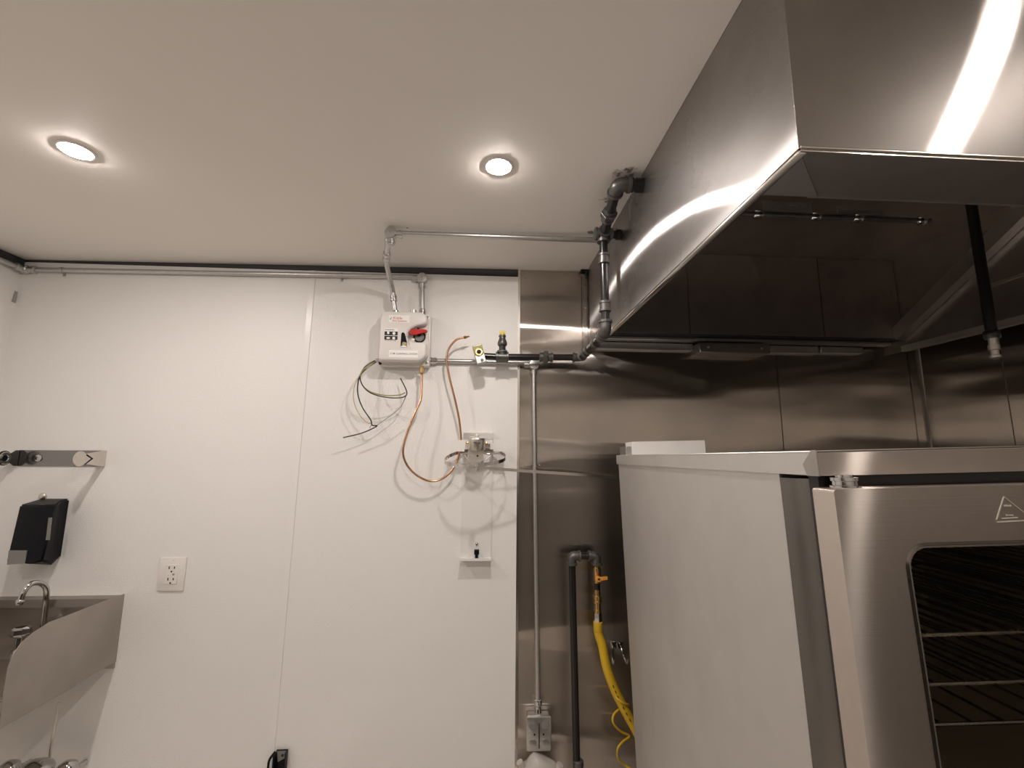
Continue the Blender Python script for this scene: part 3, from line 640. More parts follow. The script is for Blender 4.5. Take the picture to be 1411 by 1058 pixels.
# shelf at the foot
f0, f1 = at(638, 770, YW-.035), at(675, 762, YW)
b = bm_new(); box(b, (k0.x, YW-.040, k1.z-.002), (k1.x, YW-.003, k1.z+.0015)); box(b, (k0.x, YW-.042, k1.z-.003), (k1.x, YW-.040, k1.z+.006)); sh = obj('shelf', b, 'white_paint', br, 0)
for px in (645.5, 666.5):
    c = at(px, 763, YW-.025); b = bm_new(); cyl(b, (c.x, YW-.022, k1.z+.0015), (c.x, YW-.022, k1.z+.014), .0035, 8); sub('post', b, 'white_paint', sh, br)
c = at(656.8, 762, YW-.022); b = bm_new(); box(b, (c.x-.009, YW-.034, k1.z+.0165), (c.x+.009, YW-.016, k1.z+.034), .002); cyl(b, (c.x, YW-.025, k1.z+.0015), (c.x, YW-.025, k1.z+.0165), .006, 10); sub('black_knob', b, 'black', sh, br)
c = at(656.8, 749, YW-.003); b = bm_new(); lathe(b, c, -Y, [(0, .006), (.004, .0055), (.006, .002)], 12); obj('screw', b, 'chrome', br)
# side flaps
for x0_, x1_, sg in ((621.5, 640, -1), (680, 693.5, 1)):
    a_, c_ = at(x0_, 606, YW-.07), at(x1_, 622, YW-.07)
    b = bm_new(); box(b, (a_.x, YW-.072, c_.z), (c_.x, YW-.069, a_.z)); xin = c_.x if sg < 0 else a_.x
    box(b, (min(xin, xin-sg*.012), YW-.072, c_.z+.008), (max(xin, xin-sg*.012), YW-.02, a_.z-.012)); obj('side_flap', b, 'white_paint', br, 0)
b = bm_new(); cyl(b, at(636, 625, YW-.05), at(690, 625, YW-.05), .0022, 8); cyl(b, at(640, 626, YW-.05), at(647, 637, YW-.06), .002, 8); cyl(b, at(678, 626, YW-.05), at(668, 634, YW-.06), .002, 8); obj('cross_rod', b, 'nickel', br)
# release head in the middle
h0 = at(657, 611, YW-.085); hx_ = at(669, 611, YW-.085).x - h0.x
b = bm_new(); ht = V((.04, -.12, 1)).normalized(); lathe(b, h0-ht*.023, ht, [(0, hx_*.93), (.003, hx_), (.040, hx_), (.044, hx_*.97), (.046, hx_*.9)], 28); hd = obj('release_head', b, 'nickel', br)
b = bm_new()
for k in range(9):
    a_ = -1.9+k*.085; c = h0+V((math.cos(a_)*hx_*1.0, math.sin(a_)*hx_*1.0, .004-k*.0004)); obox(b, c, V((-math.sin(a_), math.cos(a_), 0)), Z, V((math.cos(a_), math.sin(a_), 0)), .0010 if k != 5 else .0003, .0030, .0006)
sub('printed_line', b, 'ink', hd, br, 0)
for s in (-1, 1):
    b = bm_new(); hexn(b, h0+X*s*(hx_*.9)+Z*.002, X*s, .012, .0055); sub('stub', b, 'brass', hd, br)
pl = [at(x, y, YW-.082) for x, y in ((645, 619), (667, 619), (665.5, 634), (655, 640), (649, 639), (643.5, 633))]
b = bm_new(); prism(b, pl, (0, 0, 0), (0, .003, 0)); rp_ = obj('release_plate', b, 'nickel', br, 0)
b = bm_new(); lathe(b, at(658, 628, YW-.083), -Y, [(0, .004), (.002, .003), (.0022, .001)], 10); sub('dot', b, 'cast', rp_, br)
# the loose worm-drive band: a tilted ring and its long straight tail
rc = at(655, 630, YW-.085)
def rp3(a, R_=.112):
    x, y = R_*math.cos(a), R_*.72*math.sin(a)
    return V((rc.x+x, YW-.088+y, rc.z-.002 + y*.34 + x*.06 - .003*math.cos(2*a)))
pts = [rp3(a) for a in [math.radians(-86-k*6) for k in range(0, 59)]]
b = bm_new(); strip(b, pts, .012, .0011, Z); band = obj('band', b, 'chrome', br, 60)
t0 = at(655, 643.5, YW-.165); t1 = at(850, 657.5, YW-.035)
tl = catmull([rp3(math.radians(-150)), rp3(math.radians(-120)), t0, t0.lerp(t1, .35)-Z*.001, t0.lerp(t1, .7), t1], 6)
b = bm_new(); strip(b, tl, .0105, .0011, Z); obj('band_tail', b, 'nickel', br, 60)
b = bm_new(); c = rp3(math.radians(-86)); obox(b, c-Y*.004, V((1, 0, .2)).normalized(), Y, V((-.2, 0, 1)).normalized(), .006, .005, .009, .001); lathe(b, c+V((-.002, -.008, -.002)), V((.1, 0, -1)), [(0, .005), (.018, .005), (.020, .003)], 8); obj('worm_screw', b, 'chrome', br)

# ------------------------------------------------------------------ black agent pipe
RP = .0128
PX, PZ = .375, CAMZ+.372
PY0 = 1.72
pl0 = at(668, 491.5, PY0); 
ap = thing('agent_pipe', 'black iron pipe with fittings rising from the wall to the hood', 'pipe', (pl0.x, YW, PZ))
def zline(px, py): return at(px, py, PY0)
pA, pTee, pUn, pEl = zline(665, 490.6), zline(692, 491.8), zline(752, 492.2), zline(803, 492.6)
pEl = V((PX, PY0, pEl.z)); PZ = pEl.z
b = bm_new(); tube(b, [pA, V((pTee.x, PY0, pTee.z)), pUn, pEl-X*.012], RP, 16); obj('pipe', b, 'black_pipe', ap)
def tee(c, ax, br_, L_=.024, r=.0165):
    b = bm_new(); lathe(b, V(c)-V(ax)*L_, ax, [(0, r*1.22), (.007, r*1.22), (.008, r), (2*L_-.008, r), (2*L_-.007, r*1.22), (2*L_, r*1.22)], 18)
    lathe(b, V(c), br_, [(0, r*.9), (L_-.008, r), (L_-.007, r*1.22), (L_, r*1.22)], 18); return obj('tee', b, 'cast', ap)
def elbow(c, d1, d2, R_=.022, r=.0160, t=None, m='cast'):
    """c: corner of the two axes; d1, d2: directions out of the corner"""
    c, d1, d2 = V(c), V(d1).normalized(), V(d2).normalized()
    b = bm_new(); tube(b, fillet([c+d1*R_*1.15, c, c+d2*R_*1.15], R_*1.1, 8), r, 16)
    for d in (d1, d2): lathe(b, c+d*(R_*1.05), d, [(0, r), (.001, r*1.2), (.008, r*1.2), (.009, r*.9)], 16)
    return obj('elbow', b, m, t or ap)
tee(pTee, X, Z)
b = bm_new(); cyl(b, pTee+Z*.022, pTee+Z*.05, RP, 14); obj('nipple', b, 'black_pipe', ap)
b = bm_new(); lathe(b, pTee+Z*.044, Z, [(0, .016), (.004, .0185), (.012, .0185), (.022, .0150), (.028, .0125), (.034, .012), (.035, .014), (.041, .014)], 12); pg = obj('reducer', b, 'cast', ap)
b = bm_new(); lathe(b, pTee+Z*.085, Z, [(0, .0095), (.004, .0095), (.005, .007), (.010, .007)], 12)
for k in range(3): obox(b, pTee+Z*.097+X*(k-1)*.0085, X, Y, Z, .0028, .006, .007, .001)
sub('yellow_cap', b, 'yellowcap', pg, ap)
# union
b = bm_new(); lathe(b, pUn-X*.026, X, [(0, .015), (.003, .0185), (.013, .0185), (.014, .016), (.044, .016), (.045, .0185), (.053, .0185), (.054, .014)], 16)
un = obj('union', b, 'cast', ap); b = bm_new(); hexn(b, pUn-X*.011, X, .019, .0265); sub('union_nut', b, 'cast', un, ap, 20)
# corner, forward run, rise
fY = 1.335
elbow(pEl, -X, -Y)
b = bm_new(); tube(b, [pEl-Y*.02, V((PX, fY+.02, PZ))], RP, 16); obj('pipe', b, 'black_pipe', ap)
for y in (1.65, 1.605, 1.50, 1.42):
    b = bm_new(); lathe(b, (PX, y, PZ), -Y, [(0, .0145), (.003, .0175), (.020, .0175), (.023, .0145)], 16); obj('coupling', b, 'cast', ap)
c2 = V((PX-.005, fY, PZ)); elbow(c2, Y, Z, .024, .0175)
zT = CAMZ+.690
b = bm_new(); tube(b, [c2+Z*.02, V((c2.x, fY, zT))], RP, 16); obj('pipe', b, 'black_pipe', ap)
for za in (.060, .215):
    b = bm_new(); lathe(b, c2+Z*za, Z, [(0, .0145), (.002, .0185), (.008, .0185), (.009, .0165), (.026, .0165), (.027, .0185), (.033, .0185), (.035, .0145)], 16); obj('coupling', b, 'cast', ap)
# tee under the ceiling: branch into the hood, forward run with union to the second elbow
c3 = V((c2.x, fY, zT)); 
b = bm_new(); lathe(b, c3-Z*.028, Z, [(0, .02), (.009, .02), (.010, .0165), (.034, .0165), (.040, .012)], 16)
lathe(b, c3, -Y, [(0, .0165), (.016, .0165), (.017, .02), (.026, .02)], 16); lathe(b, c3, X, [(0, .015), (.018, .016), (.019, .0195), (.028, .0195)], 16); lathe(b, c3-X*.004, -X, [(0, .0165), (.012, .0165), (.014, .021), (.022, .021), (.024, .017), (.025, .002)], 16); obj('cross_fitting', b, 'cast', ap)
b = bm_new(); lathe(b, c3+X*.026, X, [(0, .013), (.012, .013), (.013, .0165), (HX-.0006-c3.x-.028, .0165)], 16); obj('hood_adapter', b, 'black_pipe', ap)
e5 = atC(851, 254, .030)
b = bm_new(); tube(b, [c3-Y*.022, e5+(c3-e5).normalized()*.02], .0148, 16); obj('pipe', b, 'black_pipe', ap)
du = (e5-c3).normalized(); uc = c3.lerp(e5, .42)
b = bm_new(); lathe(b, uc-du*.024, du, [(0, .016), (.003, .0195), (.013, .0195), (.014, .017), (.036, .017), (.037, .0185), (.046, .0185), (.048, .014)], 16); un = obj('union', b, 'cast', ap)
b = bm_new(); hexn(b, uc-du*.007, du, .018, .025); sub('union_nut', b, 'cast', un, ap, 20)
elbow(e5, c3-e5, X, .026, .0190)
b = bm_new(); lathe(b, e5+X*.034, X, [(0, .0200), (.008, .0200), (.009, .0175), (.014, .0175), (.015, .0195), (HX-.0006-e5.x-.034, .0195)], 16); obj('hood_adapter', b, 'black_pipe', ap)
# discharge head at the free end
dc = at(660.5, 488.5, PY0-.02); tl_ = math.radians(16)
axu, azu = V((math.cos(tl_), 0, math.sin(tl_)*-1)).normalized(), V((math.sin(tl_), 0, math.cos(tl_))).normalized()
axu, azu = V((math.cos(tl_), 0, math.sin(tl_))), V((-math.sin(tl_), 0, math.cos(tl_)))
b = bm_new(); obox(b, dc, axu, Y, azu, .0185, .016, .036, .002); dh = obj('end_block', b, 'galv', ap)
b = bm_new(); obox(b, dc+azu*.014-Y*.0165, axu, Y, azu, .0175, .0008, .018); sub('dark_face', b, 'wire_green', dh, ap, 0)
b = bm_new(); lathe(b, dc+azu*.006-Y*.0165, -Y, [(0, .0155), (.004, .0155), (.006, .0135), (.006, .0085), (.002, .0075)], 22); sub('brass_ring', b, 'brass', dh, ap)
b = bm_new(); lathe(b, dc+azu*.006-Y*.017, -Y, [(0, .0078), (.003, .0076), (.0035, .001)], 16); sub('dark_port', b, 'black', dh, ap)
b = bm_new(); hexn(b, dc-azu*.026-Y*.0165+axu*.004, -Y, .005, .006); sub('screw', b, 'cast', dh, ap)

# ------------------------------------------------------------------ gas line, hose and cable by the oven
GY = 1.735
g_top, g_bot = at(788, 766, GY), at(796, 1050, GY)
gp = thing('gas_pipe', 'black iron gas pipe with two elbows standing against the steel wall', 'pipe', (g_top.x+.006, GY, 0))
gE2 = at(822, 766, GY)
b = bm_new(); tube(b, [V((g_top.x+.012, GY, .0)), g_top-Z*.02], .0125, 14); obj('pipe', b, 'black_pipe', gp)
elbow(g_top, -Z, X, .022, .0165, gp)
b = bm_new(); cyl(b, g_top+X*.022, gE2-X*.022, .0125, 14); obj('nipple', b, 'black_pipe', gp)
gE2 = V((gE2.x, GY, g_top.z)); elbow(gE2, -X, -Z, .022, .0165, gp)
b = bm_new(); p = at(796, 1046, GY); lathe(b, (g_top.x+.012, GY, p.z), -Z, [(0, .0145), (.003, .0185), (.02, .0185), (.023, .0145)], 14); obj('coupling', b, 'cast', gp)
vz = lambda py: at(826, py, GY).z
vx = gE2.x
gv = thing('gas_valve', 'brass gas valve with orange lever above the yellow hose', 'valve', (vx, GY, vz(858)))
b = bm_new(); z0 = gE2.z-.036
lathe(b, (vx, GY, z0), -Z, [(0, .0115), (.006, .0115), (.007, .0145), (z0-vz(797), .0145), (z0-vz(799), .0115), (z0-vz(803), .0115)], 12); obj('body', b, 'brass', gv)
b = bm_new(); lathe(b, (vx, GY, vz(803)), -Z, [(0, .0105), (vz(803)-vz(812), .0105)], 12); obj('dark_nipple', b, 'black_pipe', gv)
b = bm_new(); za, zb_ = vz(812), vz(844); t_ = za-zb_; lathe(b, (vx, GY, za), -Z, [(0, .012), (t_*.25, .012), (t_*.26, .0175), (t_*.38, .0175), (t_*.39, .015), (t_*.46, .015), (t_*.47, .0175), (t_*.56, .0175), (t_*.58, .012), (t_*.85, .012), (t_*.86, .014), (t_, .014)], 12); obj('coupler', b, 'brass', gv)
b = bm_new(); hexn(b, (vx, GY, vz(844)), -Z, vz(844)-vz(857), .0155); obj('hose_nut', b, 'chrome', gv, 20)
hz = vz(795); b = bm_new(); lathe(b, (vx, GY-.012, hz), -Y, [(0, .008), (.012, .008), (.013, .010), (.018, .010), (.019, .004)], 12)
obox(b, (vx+.010, GY-.028, hz+.001), V((1, 0, .12)).normalized(), Y, Z, .022, .003, .0065, .002); obj('lever', b, 'orange', gv)
# yellow hose
hs = thing('gas_hose', 'thick yellow gas hose curving down behind the oven', 'hose', (vx, GY, .5))
hp = catmull([V((vx, GY, vz(856))), V((vx+.001, GY, vz(872))), at(830, 890, GY-.004), at(836, 920, GY-.010), at(847, 950, GY-.015), at(862, 980, GY-.02), at(882, 1018, GY-.02), at(905, 1080, GY-.03)], 8)
b = bm_new(); tube(b, hp, .0158, 16); ho = obj('hose', b, 'yellow', hs)
b = bm_new(); lathe(b, V((vx, GY, vz(857))), -Z, [(0, .0165), (.03, .0168), (.031, .0160)], 16); obj('sleeve', b, 'yellow', hs)
b = bm_new(); k0_ = 30
for k in range(k0_, len(hp)-8, 2):
    tg = (hp[k+1]-hp[k]).normalized(); s = tg.cross(Y).normalized()
    if k % 8 == 4: continue
    obox(b, hp[k]-Y*.0156+s*-.001, tg, s, tg.cross(s), .0050, .0016, .0006)
sub('printed_dashes', b, 'ink', ho, hs, 0)
# coiled yellow cable
cc = [(843, 930), (841, 942), (846, 957), (858, 968), (866, 971), (856, 975), (846, 984), (845, 996), (856, 1008), (867, 1014), (858, 1022), (851, 1032), (852, 1046), (862, 1055), (878, 1064)]
b = bm_new(); tube(b, catmull([at(x, y, GY-.022+.016*math.sin(i*1.6)) for i, (x, y) in enumerate(cc)], 6), .0036, 8)
tag(obj('coiled_cable', b, 'yellow'), 'thin coiled yellow cable hanging beside the thick gas hose', 'cable')
# chrome hook bracket
hb = thing('wall_hooks', 'small chrome double hook on the steel wall behind the hose', 'hook', (at(852, 895).x, SY, at(852, 900).z))
p = at(850, 890, YW-.01); b = bm_new(); box(b, (p.x-.022, YW-.006, p.z-.010), (p.x+.022, SY-.0005, p.z+.014), .002); obj('plate', b, 'chrome', hb)
for x0_, x1_ in ((843, 845), (855, 864)):
    b = bm_new(); tube(b, catmull([at(x0_, 888, YW-.006), at(x0_+1, 892, YW-.03), at((x0_+x1_)/2, 903, YW-.04), at(x1_, 914, YW-.035), at(x1_+1, 909, YW-.05)], 5), .0035, 8); obj('hook', b, 'chrome', hb)

# ------------------------------------------------------------------ oven
TILT, OYAW, OYB, ODEP = .029, -.05, 1.60, 1.05
_c = at(849, 627, OYB); OX, OZ = _c.x, _c.z
HT = OZ/math.cos(TILT); OW = 1.00; DY = -ODEP
_R = Euler((-.0067, -TILT, OYAW)).to_matrix(); _o = V((OX, OYB, OZ)) - _R @ V((0, 0, HT)); HT += _o.z; _o.z = 0
ov = thing('convection_oven', 'stainless convection oven with glazed doors standing under the hood', 'oven', _o, None, (-.0067, -TILT, OYAW))
# local space: x right, y towards wall (0 = back), z up; top-left-back corner at (0,0,HT)
ov_m = Matrix.Translation(_o) @ _R.to_4x4(); ovi = ov_m.inverted()
def dpl(px, py, yl):                             # where a sight line meets the oven's own plane y = yl
    o_ = ovi @ V((0, 0, CAMZ)); d_ = _R.transposed() @ ray(px, py); return o_ + d_*((yl-o_.y)/d_.y)
def lobj(name, b, m, parent=None, smooth=40):
    o = obj(name, b, m, ov, smooth, True)
    if parent is not None: o.parent = parent
    return o
LIP = HT-dpl(1140, 655.5, DY).z
b = bm_new()
box(b, (0, DY, HT-.004), (OW, 0, HT), .0012); lid = lobj('top', b, 'oven_side')
b = bm_new(); box(b, (0, DY+.002, HT-LIP), (.0015, 0, HT-.002)); lobj('side_lip', b, 'oven_side', lid, 0)
b = bm_new(); prism(b, [(-.0006, DY+.001, HT-LIP-.0005), (-.0006, DY+.024, HT-LIP-.0005), (-.0006, DY+.030, HT-LIP*.55), (-.0006, DY+.010, HT+.001), (-.0006, DY+.001, HT+.0008)], (0, 0, 0), (.0006, 0, 0)); lobj('lip_corner', b, 'steel', lid, 0)
b = bm_new(); box(b, (0, DY, HT-LIP), (OW, DY+.002, HT-.002)); lobj('front_lip', b, 'oven_front', lid, 0)
b = bm_new(); cyl(b, (0, DY+.001, HT-.001), (OW, DY+.001, HT-.001), .0016, 8); lobj('lip_edge', b, 'bright', lid)
SF = DY+.096                                     # front end of the flat side panel
ZB = .30
b = bm_new(); box(b, (.006, SF, ZB), (.009, -.003, HT-LIP+.006)); lobj('side_panel', b, 'oven_side', None, 0)
b = bm_new(); box(b, (OW-.006, SF, ZB), (OW-.003, -.003, HT-LIP)); lobj('side_panel', b, 'oven_side', None, 0)
b = bm_new(); box(b, (.010, -.006, ZB), (OW-.006, -.003, HT-LIP)); lobj('back_panel', b, 'steel', None, 0)
# rounded front post on the left and right
for sx in (0, 1):
    b = bm_new(); prof = []
    for k in range(9):
        a = math.pi/2*k/8; prof.append((.006+.030*(1-math.cos(a)), SF-.0005-.054*math.sin(a)))
    prof += [(.07, SF-.0545), (.07, SF)]
    prism(b, [((x if not sx else OW-x), y, ZB) for x, y in prof], (0, 0, 0), (0, 0, HT-LIP-.006-ZB)); lobj('front_post', b, 'oven_post')
FZ0, FZ1 = .93, HT-.085
FYf = DY+.016                                    # face of the front frame
b = bm_new()
box(b, (.07, FYf, FZ1), (OW-.07, FYf+.03, HT-LIP-.001)); box(b, (.07, FYf, ZB), (OW-.07, FYf+.03, FZ0))
box(b, (.0075, FYf-.0005, ZB), (.0702, FYf+.018, HT-LIP-.001)); box(b, (.0705, FYf+.0075, FZ0), (.075, FYf+.03, FZ1)); box(b, (OW-.075, FYf, FZ0), (OW-.058, FYf+.03, FZ1)); lobj('front_frame', b, 'gasket', None, 0)  # first box: black strip standing in for the shaded gap beside the door
b = bm_new()
cx0, cx1, cy0, cy1, cz0, cz1 = .075, OW-.075, FYf+.03, -.12, FZ0, FZ1
box(b, (cx0-.003, cy0, cz0), (cx0, cy1, cz1)); box(b, (cx1, cy0, cz0), (cx1+.003, cy1, cz1)); box(b, (cx0, cy1, cz0), (cx1, cy1+.003, cz1))
box(b, (cx0, cy0, cz0-.003), (cx1, cy1, cz0)); box(b, (cx0, cy0, cz1), (cx1, cy1, cz1+.003)); cav = lobj('cavity', b, 'cavity', None, 0)
# rack guides on the cavity sides
RZ = [HT-.115-.058*k for k in range(7)]
for sx in (0, 1):
    for z in RZ:
        b = bm_new(); xg = cx0+.012 if sx == 0 else cx1-.012; cyl(b, (xg, cy0+.01, z-.008), (xg, cy1-.01, z-.008), .0035, 6); lobj('rack_guide', b, 'cast', cav)
# doors
DT = .0385; DF = DY-.025                          # door front plane (local y)
def rrect(x0, x1, z0, z1, r, n=6):
    out = []
    for (cx_, cz2, a0_) in ((x1-r, z1-r, 0), (x0+r, z1-r, 90), (x0+r, z0+r, 180), (x1-r, z0+r, 270)):
        for k in range(n+1):
            a = math.radians(a0_+90*k/n); out.append((cx_+r*math.cos(a), cz2+r*math.sin(a)))
    return out
def door(x0, x1, hinge_left, lab):
    z0, z1 = FZ0-.03, dpl(1200, 673, DF).z
    off = dpl(1258, 800, DF).x+.003; wx0, wx1, wz0, wz1 = x0+off, x1-off, z0+.13, dpl(1300, 754, DF).z
    outer = rrect(x0, x1, z0, z1, .004, 6); inner = rrect(wx0, wx1, wz0, wz1, .022, 6)
    b = bm_new(); y0, y1 = DF, DF+DT
    def ringv(pl, y): return [b.verts.new((x, y, z)) for x, z in pl]
    o0, o1, i0, i1 = ringv(outer, y0), ringv(outer, y1), ringv(inner, y0), ringv(inner, y1); n = len(outer)
    for k in range(n):
        j = (k+1) % n
        b.faces.new((o0[k], o0[j], i0[j], i0[k])); b.faces.new((o1[k], i1[k], i1[j], o1[j]))
        b.faces.new((o0[k], o1[k], o1[j], o0[j])); b.faces.new((i0[k], i0[j], i1[j], i1[k]))
    d = lobj('door', b, 'oven_front', None, 30); d['label'] = lab
    # pressed rim around the window
    b = bm_new(); a_ = rrect(wx0-.006, wx1+.006, wz0-.006, wz1+.006, .027, 6); c_ = rrect(wx0, wx1, wz0, wz1, .022, 6)
    A0 = [b.verts.new((x, DF-.0002, z)) for x, z in a_]; M0 = [b.verts.new(((x+u)/2, DF-.0016, (z+w)/2)) for (x, z), (u, w) in zip(a_, c_)]; C0 = [b.verts.new((x, DF+.004, z)) for x, z in c_]
    for k in range(len(a_)):
        j = (k+1) % len(a_); b.faces.new((A0[k], A0[j], M0[j], M0[k])); b.faces.new((M0[k], M0[j], C0[j], C0[k]))
    lobj('window_rim', b, 'oven_post', d, 60)
    b = bm_new(); prism(b, [(x, DF+.014, z) for x, z in inner], (0, 0, 0), (0, .005, 0)); lobj('pane', b, 'glass', d, 0)
    b = bm_new(); box(b, (x0+.01, DF+DT, z0+.01), (x1-.01, DF+DT+.0035, z0+.03)); box(b, (x0+.01, DF+DT, z1-.03), (x1-.01, DF+DT+.0035, z1-.01)); box(b, (x0+.01, DF+DT, z0+.03), (x0+.03, DF+DT+.0035, z1-.03)); box(b, (x1-.03, DF+DT, z0+.03), (x1-.01, DF+DT+.0035, z1-.03)); lobj('door_gasket', b, 'gasket', d, 0)
    # top hinge
    hx0 = x0+.030 if hinge_left else x1-.030
    b = bm_new(); lathe(b, (hx0, DF+.022, z1), Z, [(0, .017), (.003, .017), (.0035, .014), (.008, .014), (.0085, .0155), (.0125, .0155), (.013, .010), (.0155, .010)], 18); lobj('hinge', b, 'chrome', d)
    return d, (x0, x1, z0, z1)
d1, dr = door(-.003, .497, True, 'left glazed oven door'); d2, _ = door(.503, .996, False, 'right glazed oven door')
# etched warning triangle on the door
dp = lambda px, py: dpl(px, py, DF)
b = bm_new()
def line(px0, py0, px1, py1, w=.0012):
    A, B = dp(px0, py0), dp(px1, py1); d = (B-A).normalized(); n = d.cross(Y).normalized()
    obox(b, (A+B)/2-Y*.0002, d, Y, n, (B-A).length/2, .0003, w/2)
line(1383, 684, 1373, 716); line(1374, 719.3, 1424, 716.5); line(1383, 684, 1424, 716.5, .0007)
line(1380.5, 714.3, 1402, 713, .001)
for k in range(4): line(1383+k*2.7, 696.8, 1385+k*2.7, 696.6, .0016); line(1386+k*2.6, 709.8, 1388+k*2.6, 709.6, .001)
ws = lobj('warning_triangle', b, 'ivory', d1, 0)
# pale flue box on the top at the back
fa, fb_ = dpl(863, 615, -.10), dpl(972, 615, -.10)
b = bm_new(); box(b, (fa.x+.020, -.10, HT), (fb_.x, -.012, dpl(900, 608, -.10).z), .001); fbx = lobj('flue_box', b, 'white_paint')
b = bm_new(); box(b, (fa.x, -.09, HT), (fa.x+.0195, -.012, HT+.028), .001); lobj('flue_end', b, 'galv', fbx)
for x in (.06, OW-.06):
    for y in (-.08, DY+.12):
        b = bm_new(); cyl(b, (x, y, ZB), (x, y, 0.010-x*TILT*1.03), .022, 14); lobj('leg', b, 'steel')
b = bm_new(); box(b, (.01, SF, ZB-.004), (OW-.01, -.01, ZB)); lobj('floor_plate', b, 'steel', None, 0)

# wire racks inside (own things)
rzz = [dpl(1320, y_, cy0+.03).z for y_ in (873, 941, 997)]
for z, lb, mm in ((rzz[0], 'topmost wire oven rack seen dimly through the door glass', 'dimmed_chrome'), (rzz[1], 'second wire oven rack seen through the door glass, below the topmost', 'dimmed_chrome'), (rzz[2], 'lowest wire oven rack seen through the door glass', 'dimmed_chrome')):
    rk = thing('oven_rack', lb, 'oven rack', ov_m @ V((OW/2, (cy0+cy1)/2, z)), 'wire racks in the oven', (-.0067, -TILT, OYAW))
    ra, rb_ = -(OW/2-cx0)+.006, (OW/2-cx0)-.006; hh = (cy1-cy0)/2-.03
    b = bm_new(); tube(b, [(ra, -hh, 0), (rb_, -hh, 0)], .0028, 8); tube(b, [(ra, hh, 0), (rb_, hh, 0)], .0036, 8); tube(b, [(ra, -hh, 0), (ra, hh, 0)], .0036, 8); tube(b, [(rb_, -hh, 0), (rb_, hh, 0)], .0036, 8); obj('frame', b, mm, rk, 40, True)
    b = bm_new()
    for k in range(1, 20): x = ra+(rb_-ra)*k/20; cyl(b, (x, -hh-.002, .003), (x, hh, .003), .0018, 6)
    obj('wires', b, mm, rk, 40, True)

# ------------------------------------------------------------------ hand sink corner
SXR = at(172, 818).x; SXL = SXR-.46
sk = thing('hand_sink', 'stainless wall-hung hand sink with tall curved side splash', 'sink', ((SXR+SXL)/2, YW, .62))
ol = [(172, 818), (146, 827), (118, 838), (92, 848), (68, 857), (48, 870), (30, 885), (18, 902), (11, 920), (6, 950), (2, 985), (0, 1003), (40, 982), (80, 957), (120, 934), (157, 913)]
opts = [atX(x, y, SXR) for x, y in ol]
for p in opts: p.y = min(p.y, YW-.001)
opts[0].y = YW-.001; opts[-1].y = YW-.001
zbot = opts[-1].z
b = bm_new(); prism(b, opts, (-.0018, 0, 0), (0, 0, 0)); obj('side_splash', b, 'sink', sk, 0)
yf = opts[11].y+.004; zr = zbot+.062
opl = [p.copy() for p in opts]
b = bm_new(); prism(b, [V((SXL, p.y, p.z)) for p in opts], (0, 0, 0), (.0018, 0, 0)); obj('side_splash', b, 'sink', sk, 0)
zs = opts[0].z
b = bm_new(); box(b, (SXL+.002, YW-.006, zbot-.02), (SXR-.002, YW-.0005, zs-.004)); obj('back_splash', b, 'sink', sk, 0)
b = bm_new(); box(b, (SXL+.002, YW-.040, zs-.006), (SXR-.002, YW-.006, zs-.004)); box(b, (SXL+.002, YW-.0415, zs-.030), (SXR-.002, YW-.040, zs-.004)); obj('splash_cap', b, 'sink', sk, 0)
# basin: five plates with a rolled rim
bz = zbot-.02
b = bm_new(); x0_, x1_ = SXL+.03, SXR-.03; y0_, y1_ = yf+.02, YW-.12
box(b, (x0_, y0_, bz), (x0_+.002, y1_, zr)); box(b, (x1_-.002, y0_, bz), (x1_, y1_, zr)); box(b, (x0_, y0_, bz), (x1_, y0_+.002, zr)); box(b, (x0_, y1_-.002, bz), (x1_, y1_, zr)); box(b, (x0_, y0_, bz-.002), (x1_, y1_, bz)); obj('basin', b, 'sink', sk, 0)
b = bm_new(); box(b, (SXL+.002, yf, zr-.004), (SXR-.002, y0_, zr), .001); box(b, (SXL+.002, y1_, zr-.004), (SXR-.002, YW-.006, zr), .001); box(b, (SXL+.002, y0_, zr-.004), (x0_, y1_, zr), .001); box(b, (x1_, y0_, zr-.004), (SXR-.002, y1_, zr), .001); box(b, (SXL+.002, yf, zr-.03), (SXR-.002, yf+.002, zr), .0005); obj('rim', b, 'sink', sk)
# faucet
fB = at(60, 868, YW-.055)
fc = thing('faucet', 'chrome gooseneck faucet rising behind the sink side splash', 'faucet', (fB.x, YW-.055, zr))
gp_ = [V((fB.x, YW-.055, zr+.01)), at(61, 850, YW-.055), at(64, 822, YW-.06), at(63, 809, YW-.075), at(54, 803, YW-.10), at(42, 805, YW-.125), at(33, 815, YW-.14), at(28, 828, YW-.145)]
b = bm_new(); tube(b, catmull(gp_, 7), .0085, 14); obj('spout', b, 'chrome', fc)
b = bm_new(); lathe(b, gp_[-1]+Z*.004, (gp_[-1]-gp_[-2]), [(0, .009), (.002, .0105), (.014, .0105), (.016, .009)], 14); obj('aerator', b, 'chrome', fc)
b = bm_new(); lathe(b, (fB.x, YW-.055, zr), Z, [(0, .024), (.006, .024), (.010, .018), (.022, .014), (.026, .0105)], 18); obj('base', b, 'chrome', fc)
hc = at(29, 872, YW-.07)
b = bm_new(); lathe(b, (hc.x, hc.y, zr), Z, [(0, .020), (.008, .018), (.012, .011), (hc.z-zr-.004, .011), (hc.z-zr, .016), (hc.z-zr+.012, .017), (hc.z-zr+.016, .010)], 16); hn = obj('handle', b, 'chrome', fc)
b = bm_new(); lathe(b, V((hc.x, hc.y, hc.z-.012)), Z, [(0, .014), (.006, .024), (.012, .027), (.026, .025), (.032, .018), (.034, .010), (.0345, .001)], 8)
sub('faceted_knob', b, 'chrome', hn, fc, 15)
